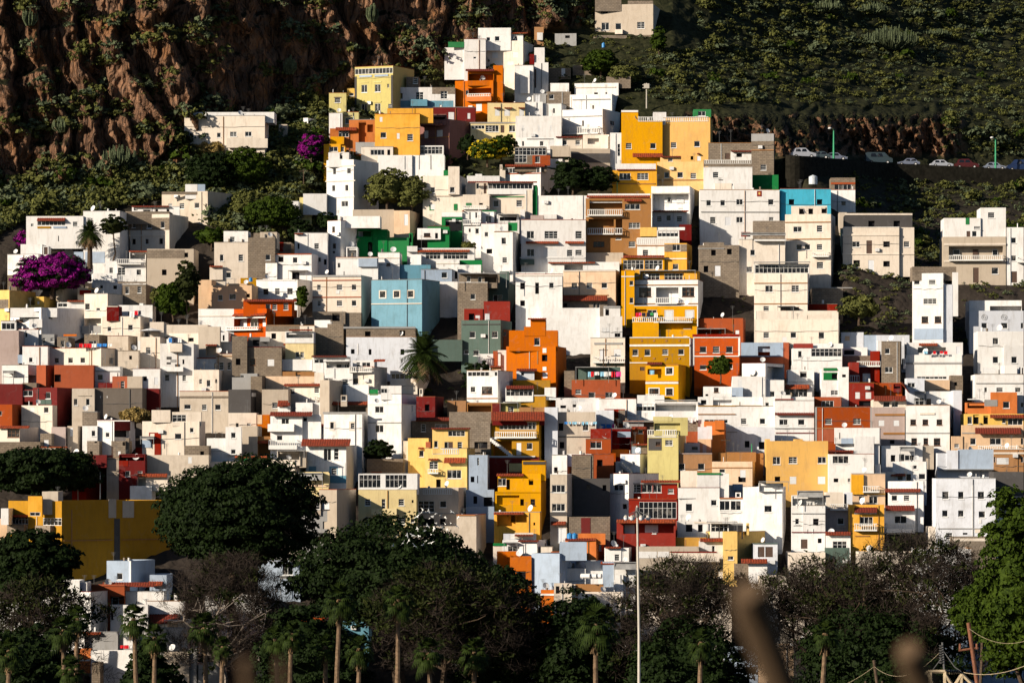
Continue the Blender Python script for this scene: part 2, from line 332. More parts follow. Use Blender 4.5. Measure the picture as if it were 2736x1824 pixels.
# flat valley floor in front, reaching under the camera's hill
g = MB(); yb = float(Yt(500, 755)); zb = float(xz(0, 755, yb)[1])
GZ = zb
g.quad((-900, 70, GZ), (900, 70, GZ), (900, yb+6, GZ), (-900, yb+6, GZ)); gm = plain('valley_earth', (.06, .05, .035), .95, .1, var=.5, sc=.3)
tag(g.build('ground', gm), kind='structure')
g = MB()
prof = [(-60, -1.7), (7, -1.7), (16, -3.2), (40, -13), (75, GZ-.02)]
for (a, za), (b, zb2) in zip(prof, prof[1:]): g.quad((-300, a, za), (300, a, za), (300, b, zb2), (-300, b, zb2))
tag(g.build('lookout_terrain', gm), kind='structure')
DATA = """
@800 50 2.551
58,98,50,101,21,o|G:57,52,42,6 k:63,59,13,2,b k:79,59,14,2,b k:58,60,2,41,H k:96,60,2,41,H w:65,69,6,8 w:79,69,6,8 w:92,69,2,4 w:65,89,6,8 w:79,89,6,8 w:93,90,4,5 k:64,66,8,1,o k:78,66,8,1,o k:64,87,8,1,o k:78,87,8,1,o|tall olive yellow house with a white glazed gallery along its top and dark corner stones
31,49,78,104,0,o|w:37,83,6,5 k:36,82,8,1,K|small olive house with one white window left of the tall olive house
50,58,73,83,0,Y|w:52,78,5,3|little yellow roof hut tucked behind the small olive house
31,45,99,120,0,W||narrow white wing below the small olive house
45,62,98,116,0,o|w:48,104,6,6 k:47,101,8,1,K|pale olive annex with a white barred window above the orange terrace
4,9,104,118,17,W|d:6,108,2,4|small white shed with a grey concrete side left of the olive houses
52,79,106,131,1,q|O:62,108,8,22 O:71,111,6,8 T:38,114,22,3 G:41,117,20,7 V:32,115,20,18,q P:33,124,14,8,A|deep orange terrace house with a tiled porch and glazed veranda
79,126,100,144,0,A|U:92,94,48,8,A w:101,101,5,5 s:84,103,3,5 w:85,119,6,6 s:102,120,3,6 w:113,121,6,7|large orange yellow house with a long flat upper storey beside the maroon house
126,157,106,134,28,m|O:127,101,26,5 s:131,117,4,8 s:144,117,6,7 P:130,110,22,3,m k:126,124,31,1,n|maroon brown house with two white shuttered windows beside the orange yellow house
140,184,93,108,0,D|s:176,99,3,6 s:156,98,6,8|dark maroon block rising behind the maroon brown house
99,163,72,92,0,W|k:99,86,62,7,B d:103,78,5,6 w:122,77,8,8 w:148,76,7,8 k:139,72,24,7,K P:116,85,18,7,B U:112,61,13,11,K w:119,62,5,6|white house with a sky blue base band right of the tall olive house
163,203,65,93,12,O|O:177,56,26,9 T:174,53,30,2 O:177,73,24,7 B:177,79,24,3 P:176,82,26,5,O V:203,49,10,38,O w:174,75,3,5 D:185,89,6,8|orange house with a wooden roof pergola and a tall plain tower on its right
118,151,133,143,0,W|G:119,134,31,8|white framed glasshouse gallery standing on the long white garden wall
82,118,143,158,0,W|k:110,144,1,14,G|left stretch of the long white garden wall under the orange yellow house
118,152,143,158,0,W|k:125,143,1,15,G k:137,143,1,15,G|right stretch of the long white garden wall under the glasshouse
@1070 0 2.5
91,131,44,78,12,C|U:91,37,40,7,W w:92,40,4,4 w:101,39,5,5 w:119,39,6,5 V:83,30,35,20,W s:98,56,6,6 s:120,56,6,6 s:100,65,8,4 s:114,66,7,4 T:118,35,18,1|big pale house at the very top of the village with two white shuttered windows
68,91,42,82,0,W|w:78,61,3,2 V:47,51,21,30,W k:51,45,17,6,g|tall blank white house with a green netted terrace at the top left of the village
122,142,70,103,0,W|V:128,75,10,25,W|blank white stair block in shade below the topmost pale house
143,158,67,95,0,W|V:143,51,11,16,W e:143,74,2,20 k:138,58,5,11,D|narrow white stepped house with a dark red stair below the topmost pale house
156,182,73,83,0,K|s:172,72,4,10|long low rubble hut with a pale blue door at the village top
184,205,70,79,0,K|d:194,72,4,3|low rubble hut with one black opening beside the round green tree
165,188,36,47,0,G|d:176,38,5,3|grey hut in shade on the terrace left of the isolated hillside house
143,153,29,48,0,n|V:146,35,6,8,W|brown shed in the cliff shadow right of the topmost pale house
208,270,5,38,9,I|d:214,8,8,6 d:252,6,7,6 w:215,24,8,8 w:253,24,8,7 w:230,25,6,7 P:230,32,8,5,C U:208,0,28,5,K U:243,1,27,4,K V:206,38,36,13,K k:242,38,28,12,K w:259,45,9,5|isolated pale concrete house alone on the hillside at the top of the photo
160,180,89,100,0,W||white roof hut left of the bright terraces near the top right
186,233,89,101,8,W|k:186,93,44,1,C d:207,99,4,2 d:219,99,2,2 V:220,82,26,8,K|long white top terrace house with a rubble hut behind its roof
156,182,98,110,0,K|w:159,101,5,5|unplastered block house with one white window beside the white terraces
181,226,101,118,12,W|k:184,106,40,1,G s:203,111,2,5 k:182,103,1,14,C|white house with a thin roof ledge above the white house with balusters
142,157,101,110,0,G|D:144,101,5,8|low grey roof shelter with a bright blue door
93,133,110,131,0,y|s:101,117,5,7 s:111,117,6,7 s:127,117,5,7 T:100,115,7,1 T:111,115,8,1 T:126,115,7,1|pale yellow house with three shuttered windows under small tiled hoods
133,152,109,126,0,W|w:140,123,1,1|plain white cube house right of the pale yellow house
152,172,111,126,10,W|d:163,116,2,5|white house with a grey shaded right side behind the two bright white fronts
123,172,124,148,0,W|s:130,134,2,6 s:147,134,2,6 s:160,134,2,6|blank bright white house front near the top with three narrow shuttered slits
173,216,117,145,20,W|k:173,124,42,1,G s:180,129,5,6 d:194,129,2,6 s:206,129,5,6 B:173,136,40,7 w:224,129,5,5 T:174,145,22,1|bright white house with a long baluster balcony near the top right
75,123,131,143,0,y|G:76,134,14,4 w:91,134,7,7 w:98,134,7,7 e:107,134,4,8 w:116,134,7,7 k:74,131,49,1,G|pale yellow glazed garden house above the yellow flowering bush
@535 355 2.5
-17,69,-18,6,0,C|U:-11,-22,90,4,W w:-12,0,5,5 w:2,0,7,5 w:18,0,4,5 w:32,-1,7,5 w:48,-1,7,5 k:-17,-17,86,1,T V:28,6,44,10,C|long low cream house with five windows standing under the cliff
84,93,-9,10,0,I||small beige shed right of the long low cream house under the cliff
132,150,12,38,0,A|w:138,15,9,5 w:149,15,5,5|orange wall with two white windows beside the pink bougainvillea
172,206,15,26,0,C|U:166,10,46,5,G G:182,18,15,6 d:200,18,3,6 T:172,15,38,1|low cream annex with grey roof slab below the big orange house
135,164,29,86,25,W|U:137,21,22,8,W d:149,22,3,6 d:142,38,3,6 w:157,38,4,6 d:141,56,3,6 d:155,56,3,6 w:151,73,7,6 k:134,35,32,1,C k:134,51,32,1,C k:134,68,31,1,W V:110,65,25,18,W|tall stepped white house above the green slope with a low porch on its left
96,105,73,94,0,W|s:100,82,1,4|small white gate house at the foot of the green garden slope
106,119,69,82,0,o|k:110,70,6,3,C|small ochre hut beside the porch of the tall stepped white house
163,207,82,90,0,I||long low beige parapet wall above the white roofs
207,224,83,101,9,P|D:218,87,4,12|peach roof room with a bright blue door and green side wall
136,150,94,132,32,W|U:147,89,45,5,W b:141,100,3,6 w:141,118,4,6 w:141,126,3,3|white house with a large blank grey side wall in shade
101,136,107,137,0,W|d:104,118,2,6 w:122,118,5,6 w:126,133,3,5 d:132,135,3,6 T:101,107,9,1|white house with a long diagonal shadow across its front right of the block house
15,51,117,157,0,C|w:21,130,4,7 w:41,130,5,7 w:28,149,5,6 U:25,105,26,12,W w:32,111,5,5 V:10,143,14,14,C T:10,142,14,1|cream house with two windows and a white roof room left of the bare block wall
51,80,112,157,0,K|w:70,130,5,6 U:57,107,20,5,K U:64,106,18,10,I|house of bare concrete blocks with a single white window
80,97,117,130,0,K|k:80,117,9,10,R|low block wall with a dark red panel behind the flat roofs
75,119,129,158,5,W|k:75,129,44,1,T w:99,133,5,6 d:83,131,6,7 A:95,147,20,2 d:98,149,8,8|white flat roofed house with a dark canopy over its terrace door
60,82,139,158,8,W|w:67,150,6,6|small white cube house with one window in front of the block wall
167,179,111,121,0,g|V:184,102,5,26,g O:169,103,14,8 V:189,103,11,25,g|bright green roof terrace with a tall square green pillar
199,223,112,120,0,g|d:224,108,2,9|long low dark green terrace wall
156,168,122,134,0,W|O:157,123,10,10|white roof porch with a dark green doorway
145,190,133,157,0,W|k:145,133,45,1,C w:147,139,3,5 V:169,134,20,9,b|low white house behind the red roof hut
158,184,142,153,0,R|w:168,146,8,5|red roof hut with one white window
190,213,128,150,0,W|k:190,133,23,1,C b:199,139,4,3|plain white house with a flat cap ledge right of the green pillar
@0 355 2.5
89,128,84,140,6,W|V:28,89,61,30,W G:40,94,30,5 T:40,91,30,3 k:40,100,14,2,M k:57,100,14,2,b w:33,97,3,3 w:78,95,5,5 d:62,110,1,6 s:79,109,1,5 w:81,116,4,4 k:91,127,21,12,b k:79,127,10,12,b|white two part house with a tiled terrace gallery and coloured tile band at the left
139,181,87,126,16,C|U:134,84,47,6,K k:136,91,45,13,K w:141,94,4,7 w:157,95,5,7 w:172,95,4,7 d:141,113,4,6 w:155,113,4,6 d:170,113,4,6 k:136,109,40,1,C|half plastered grey and cream house with six windows at the left
141,192,79,90,0,W|d:143,80,4,3 O:153,82,8,5 d:166,81,3,5 d:178,81,3,5 T:141,78,40,1|long white roof house behind the half plastered grey and cream house
173,222,63,97,24,I|U:198,55,13,8,W k:173,63,49,3,K w:180,75,4,3 w:192,75,5,6 w:208,75,5,6 U:211,55,8,8,b|beige house with a grey side wall and white roof room below the green slope
8,41,130,153,14,W|w:29,140,5,4 s:13,140,1,5 U:22,119,23,11,W e:47,122,4,8|white house half hidden by the big purple bougainvillea
98,125,151,158,0,W|V:113,137,12,14,W w:117,144,4,6|low white wall house left of the white balcony house
125,156,140,158,0,W|B:125,135,26,5 w:126,144,8,8 s:139,146,1,6 w:146,146,5,6 O:139,128,16,7 T:138,126,27,1 V:164,127,1,8,W|white house with a white panelled roof terrace and a dark pergola
157,207,124,162,0,I|d:173,146,5,6 d:197,128,4,5 k:157,125,40,9,K|wide shaded beige gable wall with two small dark windows
67,77,119,130,0,W|d:67,121,2,5|little white roof room behind the big purple bougainvillea
@1070 355 2.5
123,173,5,16,0,W|d:130,9,2,5 w:149,9,4,5 s:159,8,5,5 k:135,6,28,1,G|low white house under the blank bright white house front
166,200,5,15,0,C|w:173,8,5,5 w:187,8,5,5 T:166,4,28,1|low cream house with two white windows and a tiled eave
195,223,2,20,0,C|O:200,6,12,6 k:222,4,2,14,K|cream house with a recessed porch below the house with the baluster balcony
182,224,17,33,0,I|k:183,22,41,10,H|pale retaining wall with a dark base above the shaded trees
224,236,0,31,0,W|w:232,12,3,13|narrow grey white house beside the yellow house with tiled canopy
24,64,46,89,7,C|V:51,36,12,30,C w:32,58,5,6 w:53,58,5,6 s:32,76,5,6 k:31,77,5,6,g k:57,76,4,7,g k:24,67,39,1,I U:46,40,5,6,g|cream two storey house with green door and a square tower above the gardens
64,95,66,90,0,C|k:70,75,6,4,g k:67,79,26,2,C B:67,78,25,3 d:84,75,4,2|low cream link house with a green edged canopy
93,141,61,88,5,C|G:94,54,47,6 T:72,52,74,1 k:98,68,34,1,g w:99,72,6,7 w:124,72,6,7 U:71,53,22,12,C e:89,54,3,11 w:81,54,3,6 V:141,56,5,32,g|cream house with a wide glazed top gallery and a dark green side wall
71,106,46,54,0,W|U:80,44,7,2,W|long white parapet with three humps behind the glazed gallery
106,112,40,52,0,C|d:107,35,1,4|square white chimney block left of the house with orange tiled gallery
112,150,37,56,18,W|G:112,37,37,6 k:111,43,39,1,T V:122,15,34,22,K G:122,16,38,8 k:141,24,19,11,T w:144,25,5,7 G:122,24,13,8 T:112,34,42,2 U:160,14,21,4,I|stacked glazed galleries with terracotta bands on a white house with a large grey side wall
146,195,67,88,0,W|V:152,87,15,5,W|wide blank white wall house between the green side wall and the brown balcony house
195,205,67,88,0,W|s:197,77,4,10|narrow white house end beside the brown balcony house
129,198,93,136,0,W|w:135,105,8,8 w:154,105,14,8 w:187,105,7,8 T:134,116,35,2 T:176,116,20,2 w:135,124,8,8 s:153,124,14,8 w:178,125,6,7 w:187,125,7,6 k:127,133,70,1,W V:128,135,15,6,S k:139,88,14,5,p U:139,88,14,5,p|wide white house in half shade with three windows and two red tiled hoods
66,86,84,104,0,W|B:67,93,18,5 w:80,85,2,6 k:66,98,20,1,g T:66,83,2,1|white house with a white baluster terrace edged in green
68,86,100,116,0,W|d:73,102,2,4 w:80,102,4,6|white ground floor with two windows under the green edged terrace
44,66,90,106,0,g|d:48,92,18,13 V:44,85,22,5,W s:55,92,4,3|green walled patio with a small white sign
29,52,100,122,0,g|V:18,102,25,12,W w:16,108,3,4 b:25,107,7,4 d:37,107,3,6|small white house backed by rounded dark green walls
87,100,84,98,2,W|w:91,89,6,7 k:87,83,16,1,g|small white room with a green roof edge and one window
103,127,87,98,0,W|A:104,87,22,2 d:106,90,18,4 k:109,93,12,1,W|white terrace under a beige cloth awning
86,115,97,130,0,W|w:90,106,4,5 d:92,124,6,5 k:115,96,10,9,g V:100,97,15,8,W|tall white house with a bright green panel beside its top
100,120,106,148,8,W|w:108,112,5,7 w:109,133,5,6|tall narrow white tower house with two windows facing the front
128,133,82,96,0,W||white corner chimney wall left of the wide white house in half shade
7,79,123,136,0,W|T:18,125,56,2 G:27,128,16,7 G:46,128,26,7 V:7,121,11,6,W|white veranda house with a long red tiled eave and tall glass doors
-1,32,141,148,0,B|V:10,130,12,11,W|light blue parapet above the pale blue house
38,63,136,145,0,W|k:38,139,24,1,C|low white parapet in front of the white veranda house
22,55,146,160,0,b|w:44,149,6,6|shaded pale blue grey house with one dark window
56,86,141,152,0,W|d:58,149,3,8|long white parapet above the brown pergola roof
63,87,136,141,0,g||dark green hedge screen on the white parapet
64,114,151,165,0,K|w:71,153,5,5 A:62,150,30,1|house with a brown timber pergola roof and grey walls
123,173,149,157,0,W||white parapet wall above the beige house with four small windows
174,230,147,158,6,P||peach beige parapet right of the white parapet
158,234,138,148,0,W|O:175,141,20,6 s:196,141,17,6 k:186,141,5,5,g T:158,138,50,1|low white roof rooms with a green door above the peach beige parapet
@1605 355 2.5
22,66,-13,31,0,A|V:22,-22,18,12,A k:22,-24,18,2,W B:40,-17,26,5 U:56,-22,14,6,W w:27,11,6,6 w:53,11,6,6 T:34,22,32,4|golden yellow house with a maroon canopy below the dark hillside
66,117,-16,31,4,a|B:69,-17,46,5 w:75,10,6,6 w:100,9,6,6 d:96,25,3,4 D:103,25,4,5 T:103,22,3,1 U:99,-25,19,8,g w:104,-23,8,5|peach orange house with a long white baluster parapet and a green roof hut
115,161,11,33,0,K|V:139,19,23,10,W T:139,19,23,1 d:145,21,6,5 e:133,22,5,6 d:156,12,2,2|bare block house with a small white annex beside the peach baluster house
161,185,1,46,2,K|k:161,1,24,8,G w:171,34,6,6 k:161,18,24,1,n|square block tower with a pale sheet roof at the foot of the dark hillside
12,60,40,62,0,A|V:16,33,43,6,W T:17,39,42,1 w:20,43,12,7 w:39,43,12,7 k:12,54,46,1,n|mustard yellow house with two triple windows under a white parapet
60,110,31,58,2,a|U:64,25,22,6,a w:72,27,5,4 w:68,42,5,6 w:82,42,6,6 w:96,43,6,6 k:60,50,50,1,n T:64,25,22,1|peach orange house with three small windows right of the mustard yellow house
110,162,37,61,0,W|k:110,29,52,7,K w:120,42,6,6 d:126,50,5,1 B:111,29,50,4|white house behind a grey parapet left of the green hedge
142,190,45,54,0,g||bright green leafy screen along a roof edge above the red flag
106,191,61,99,0,W|V:142,54,13,8,W w:113,72,5,6 w:128,72,5,6 w:145,71,7,6 w:179,71,6,6 k:167,62,5,6,R k:168.6,63.6,1.8,2.4,Y k:107,84,84,1,G w:117,90,6,7 D:133,90,6,9 w:145,90,7,6 w:180,90,5,4|very wide white house front carrying a small red flag
122,140,54,63,0,C||cream stair hut above the wide white front with the red flag
192,246,60,96,0,Q|d:201,71,6,6 d:231,71,6,6|bright turquoise blue house near the upper right
197,246,87,149,9,C|U:204,78,38,9,C d:212,80,6,7 d:222,81,5,6 d:236,80,6,6 k:197,95,49,1,n k:197,113,49,1,n w:206,100,9,6 w:231,99,6,7 w:209,119,6,6 w:218,119,6,6 w:231,119,6,6 w:231,138,7,7 B:226,128,18,4|tall cream house with brown string courses in front of the turquoise house
54,95,57,83,8,W|O:55,65,39,18 s:80,67,8,8 w:70,68,4,6 k:54,64,41,1,C|white house with a shaded recessed terrace right of the brown balcony house
55,92,84,98,0,W|w:60,89,5,6 w:70,88,5,6 w:81,89,6,6 T:56,83,38,1|pale bluish lower house in shade with three small windows
-16,54,70,128,0,n|V:-14,65,67,5,W T:-15,67,68,2 O:-12,72,35,16 B:-14,82,37,6 w:26,76,16,6 T:25,71,19,2 O:-13,92,27,15 B:-14,102,28,6 O:16,92,7,15 B:15,102,8,6 w:30,96,12,6 b:-8,116,12,6 w:16,112,6,2 w:30,116,7,6 k:-16,89,41,1,C V:-16,128,40,14,I|tan brown apartment house with white baluster balconies and grilled windows
39,84,112,132,0,W|B:38,113,46,6 k:39,120,45,1,n w:45,125,6,6 G:61,105,22,6 k:61,101,29,3,W V:42,101,18,5,Y|white terrace house with a patterned balustrade beside a maroon wall
84,97,98,120,0,D||dark maroon wall wedge beside the white terrace house
22,68,134,147,0,A|G:24,136,22,10 G:47,136,19,10 T:24,131,44,2|amber house with two wide white glazed bays under a red roof edge
68,92,118,147,8,A|k:68,119,24,8,K w:77,119,8,7 w:77,140,6,6 k:68,134,24,1,W|amber house with a pale blank right side and grey band on top
22,42,147,164,0,A|k:22,152,19,1,W|low amber wall house above the white barred house
42,104,148,166,7,A|G:45,150,18,9 G:68,150,20,9 k:68,153,13,6,B A:42,147,60,1 V:89,149,14,14,A|amber roof terrace house with a blue screen and glazed doors
105,148,120,154,0,K|V:110,117,22,3,K d:118,125,5,6 d:135,124,5,6 D:122,142,6,11 d:110,142,5,7 k:104,123,28,1,G|derelict dark grey rubble house with a small white door in the shade
148,197,114,151,0,C|A:150,107,47,3 k:150,106,10,5,R k:172,107,25,3,R w:160,125,5,6 w:156,143,6,6 P:164,114,34,2,W|cream house with a red awning roof terrace left of the tall cream house
163,197,94,108,0,K||dark grey plastered wall above the red awning terrace
169,225,130,142,3,W|w:175,126,12,7 w:191,126,13,7 A:171,125,55,1 V:171,126,3,5,W|white house top under a thin dark canopy in front of the tall cream house
164,221,150,166,4,C|G:165,141,57,9 A:164,138,60,1|cream house topped by a long dark glazed gallery
@2145 355 2.5
30,56,61,88,1,W|U:30,48,26,13,K k:30,53,26,2,T w:34,55,18,6 w:41,73,5,5 k:31,85,25,1,n|white tower house with a concrete block top storey and red band at the upper right
39,47,85,110,0,I|d:40,102,2,6|narrow beige wall strip right of the tall cream house
43,103,101,149,0,C|U:45,88,72,13,H d:70,94,7,7 d:97,94,7,7 V:103,101,16,48,C k:45,86,72,2,C k:42,108,61,2,C k:42,129,61,1,C w:53,116,8,6 e:68,115,6,14 d:86,116,7,6 w:108,116,6,6 d:54,136,7,7 d:86,137,7,6 D:70,136,6,13 k:103,129,16,1,C|wide cream house with a dark unfinished open top storey on the right
150,217,111,162,0,I|V:151,91,39,20,W V:190,80,27,31,W w:198,85,7,6 w:183,100,8,3 e:175,105,4,6 w:181,105,5,6 k:174,91,4,7,g O:156,121,58,15 B:156,131,58,5 k:151,118,66,2,C k:151,136,66,2,C w:161,124,7,6 e:182,124,6,10 w:203,124,6,7 e:182,144,6,16 w:202,144,7,7|large grey white house with a wide recessed balcony at the right
218,236,101,162,0,W|w:223,112,5,6 w:223,131,5,6 e:223,148,6,12 B:229,133,10,5|narrow white house cut by the right edge of the photo below the hillside
@1605 355 2.5
@0 710 2.5
-2,10,26,60,22,Y|k:-2,36,11,10,K|pale yellow house with a khaki side wall at the left edge
8,18,10,24,0,K||rubble base wall below the white house beside the big bougainvillea
37,47,33,44,14,Y|s:40,38,2,3 k:22,42,16,3,Y V:22,42,16,3,Y|small lemon yellow roof room with a lilac grey side
60,67,20,36,22,I|d:65,26,1,3|small beige cube with a shaded side under the big bougainvillea
99,125,8,18,0,W|k:90,15,36,1,W|white parapet ledge right of the big bougainvillea
101,130,18,30,0,W|d:107,20,3,4 d:121,21,4,4|low white house with two little openings below the white balcony house
131,156,20,42,0,K|B:126,10,30,6 w:134,22,4,8 w:147,22,4,7 k:126,17,31,2,K|grey rubble ground floor with two white windows beside the wide gable wall
83,96,24,38,0,C|V:85,26,12,5,D k:94,24,14,1,Y|low cream roof hut with a red sloping eave
90,115,30,60,18,C|w:103,45,4,3 w:91,40,5,7 O:90,56,18,8 k:88,64,20,8,G|cream house with a recessed balcony in the left crowd of white houses
72,90,38,47,0,W|s:76,40,5,4 T:72,37,24,1 w:62,40,10,4|low white roof rooms left of the cream house with recessed balcony
11,44,45,72,44,W|O:27,49,15,8 d:52,51,4,6 s:17,49,5,7 U:11,45,50,2,W b:17,57,8,3 V:31,57,14,9,W G:2,61,14,7|long white house with a very wide plain lilac grey side wall at the left
1,16,59,70,0,W|G:2,61,14,7|little white gallery with five tall dark panes at the left edge
127,163,42,58,0,W|s:138,41,4,6 d:137,49,4,4 U:149,40,4,3,W|white walled roof terrace hung with coloured washing
109,150,54,76,10,C|V:114,43,13,11,D w:115,65,4,5 w:137,63,5,6 k:114,43,12,1,C|cream house with a dark red roof cabin and two windows
20,41,68,86,0,W|d:27,69,2,7 s:34,71,4,4|white front behind the black framed terrace at the left
40,58,73,85,0,G|w:45,77,4,6 w:54,77,4,4 P:54,85,6,1,S|grey roof hut with two small white windows
61,73,76,88,0,K|w:65,80,4,7|square khaki roof hut with one white window
90,106,74,88,10,K|w:95,80,5,7 w:100,80,3,8 k:68,73,14,2,O|khaki roof block with a white door at the left end of the white roofs
-2,20,69,106,0,p|k:19,95,5,9,b|large mottled pink grey wall at the left edge
24,51,86,107,0,W|w:31,98,4,5 s:39,97,1,8|bright white house front joined to the beige three window house at the left
51,108,88,108,18,C|w:58,98,5,6 w:73,98,5,6 w:86,98,5,6 k:95,88,1,18,I w:117,98,4,7 s:112,93,1,12|long beige house with three small green and white windows
115,137,75,92,10,I|d:140,84,5,6 s:138,97,3,4|pale grey beige house with a step of shaded walls
126,148,91,110,0,I|d:138,96,3,4|shaded beige wall house behind the dark red roofs
2,30,106,125,9,W|O:30,117,9,8 s:25,117,1,7 A:5,112,12,3|low white house with a dark car port cover at the left
39,49,106,130,22,T|d:50,116,15,8 V:58,106,42,20,T|rust red house with a deep blue shaded loggia
100,128,108,124,0,W|w:104,116,6,6 k:101,112,26,1,G|white house with a grey ledge right of the rust red house
120,136,118,130,0,T|w:129,123,4,8 V:105,125,16,6,D|rust red stepped gable with one tall white window
136,152,118,134,0,I||tall grey beige parapet right of the rust red stepped gable
77,101,131,160,0,I|w:79,142,4,7 w:92,142,4,7 k:83,138,14,1,I|grey beige house with two narrow windows and a small ledge
101,152,131,158,0,u|s:107,139,1,2 s:114,139,1,2|wide dark grey wall house with a slanting roof right of the grey beige house
-2,24,126,148,0,D|w:25,133,10,6|dark maroon wall at the left edge
24,39,125,140,0,K|w:27,133,8,6|khaki hut with a cream window between the maroon walls
35,61,130,158,16,D|w:49,135,5,7 k:43,143,12,5,S|maroon house with a light blue door in the shadow
2,14,148,160,9,T||small red stepped wall at the left edge
23,56,149,165,13,C|s:32,151,5,5 w:47,151,5,6|beige house with two pale blue windows at the left
160,175,60,78,0,C|V:174,63,48,8,C A:154,70,17,1|long low cream parapets beside the white parasol
188,222,65,72,0,C|k:188,71,34,1,D V:187,65,13,7,W|cream boxed roof ledge on the left of the orange tiled house
147,171,76,102,0,C|w:156,87,5,7 s:147,80,3,10|cream house with one window and a lamp bracket
171,207,83,127,0,W|P:182,83,13,9,C V:178,78,5,5,W w:176,116,5,7 w:195,117,4,6 k:186,90,12,2,C P:177,108,19,5,W d:195,100,2,5 k:178,97,5,3,H k:182,100,6,3,G k:187,105,5,4,H k:178,103,4,2,H|white house front with two projecting balconies and a large star shaped ornament
180,215,72,83,20,C|d:201,77,6,4|cream house with a curving dark red stair edge
142,171,110,132,0,W|d:153,118,4,5 D:165,119,4,8 d:165,119,4,8|white house with a diagonal shadow and a small red door
155,170,131,140,0,D||low maroon wall by the dark alley at the left
207,240,99,111,0,W|k:207,98,25,1,T b:229,104,2,5|long white roof wall right of the white house with star ornament
207,234,111,132,0,C|w:213,121,3,5 w:221,122,4,7 d:230,121,2,4|cream house with three small windows left of the bare block house
192,245,134,156,0,I|k:192,139,53,2,K w:197,148,7,5 w:216,148,5,6 w:230,148,6,6|wide tan house with four barred white windows
@535 710 2.5
-2,12,15,40,0,P|V:11,21,8,3,g|plain peach wall at the left of the peach house with green hedge
12,55,21,48,5,P|w:19,31,5,6 w:31,30,7,6 d:49,30,4,4 U:28,19,27,3,P|peach house with three windows left of the white three window house
43,60,13,19,0,M|d:48,15,3,4|small yellow roof kiosk with a blue tank
60,104,15,36,16,W|w:67,24,6,7 w:80,24,5,7 w:93,24,6,7 k:60,15,42,1,W|white house with three windows above the orange tiled house
-2,36,46,66,0,W|k:-2,53,37,1,C s:23,57,1,6|long white wall left of the orange tiled house
36,71,46,76,30,r|U:46,37,52,9,r T:47,36,56,2 w:70,41,5,6 w:77,41,5,6 w:89,40,5,7 O:35,56,35,9 B:30,65,35,3 T:36,51,35,2 k:34,54,36,2,W s:37,57,7,8 w:48,56,8,9 s:61,57,7,8|bright orange house with brown tiled roofs and a white tiled balcony
120,172,10,49,10,C|k:120,15,52,1,T k:120,33,52,1,T k:120,10,52,2,G w:125,20,4,6 w:146,20,6,6 w:162,20,5,6 w:125,37,4,6 w:146,37,6,6 w:162,37,5,6 k:145,26,4,4,W|beige three storey house with two thin orange bands and six windows
120,155,49,62,0,K|V:150,50,22,16,K V:100,55,22,10,K d:141,51,8,8|ragged bare block walls below the beige house with orange bands
70,122,64,84,0,C|k:70,63,36,7,K d:76,72,5,6 U:122,58,17,7,W|cream wall house with a green window under bare block coping
136,153,62,97,3,K|V:122,66,16,32,K|tall dark unplastered block tower beside the yellow balcony house
91,121,83,112,0,y|V:91,70,30,14,W O:92,71,28,6 k:89,83,32,2,T w:102,92,4,6 w:107,92,4,6 P:88,100,32,12,W T:95,68,25,1|pale yellow house with white balconies and a red trimmed roof terrace
183,237,15,62,18,B|k:191,26,8,9,C k:206,26,8,9,C k:221,26,8,9,C w:192,27,6,7 w:207,27,6,7 w:222,27,6,7 k:183,40,54,1,C|large sky blue house with four framed windows
34,87,87,118,0,K|V:34,75,16,43,K d:38,99,5,7 b:53,99,6,7 s:72,100,7,7|unfinished grey block house with three openings and a raised left corner
51,72,76,88,0,H|d:56,79,7,6 V:64,76,10,5,G|dark roof shelter behind the unfinished grey block house
17,34,81,94,0,C|k:15,81,19,1,C|bright cream parapet box left of the unfinished grey block house
17,34,94,113,0,I|w:20,103,5,8 w:29,103,4,8 k:17,96,17,1,n|grey cream house with two white framed windows and a low ledge
21,30,71,82,0,W|d:24,74,2,6|slim white chimney tower in front of the orange tiled house
-2,21,65,100,0,I|T:6,84,12,1 O:6,86,11,10|shaded beige side wall with a dark niche under a red eave
156,231,76,101,0,N|V:156,66,74,10,K d:176,70,6,6 d:213,69,6,6 k:153,65,77,2,G d:161,89,4,5 d:180,89,3,6 d:214,89,4,6 k:168,83,1,12,W|long low bluish white house under a dark open sided upper terrace
120,160,97,118,0,W|T:119,96,38,1 G:122,98,10,6 G:135,98,20,3|cream terrace room with barred white windows beside the yellow balcony house
133,163,109,140,0,W|A:132,102,29,2 O:135,103,24,6 w:145,103,6,6 w:154,103,5,6 w:132,120,5,4 w:137,120,5,4 w:152,121,6,6 V:122,114,10,26,C|white house with a dark roof pergola above three small windows
160,186,108,140,12,C|V:163,101,23,8,W w:167,103,4,5 G:173,103,9,5 B:160,108,24,5 w:163,120,6,6 T:186,100,12,2|cream house with a short white baluster balcony and barred terrace windows
34,61,119,132,0,G|w:42,117,5,5 V:43,115,18,8,G|blue grey roof hut right of the cream three window house
54,66,118,150,0,K||dark narrow wall beside the alley of grey roofs
70,124,118,133,0,P|U:88,113,34,6,n d:102,113,5,5|beige terrace parapet with rusty railings and green boxes
30,54,132,160,12,H|s:55,136,5,4|dark grey side wall beside the wide tan house
94,128,128,146,20,C|w:95,131,6,6 w:122,130,5,6 T:90,126,46,2 B:112,141,15,5 k:95,138,10,12,C|cream balcony house with a corrugated roof and a satellite dish
66,94,132,158,0,I|w:77,146,6,6|plain grey cream house with a single window left of the dish house
102,120,146,162,0,W|V:84,150,12,10,W T:85,146,11,3|white roof wall with a little red tiled porch
128,138,122,164,14,I|w:151,139,5,5|shaded beige house wall left of the red tiled gallery
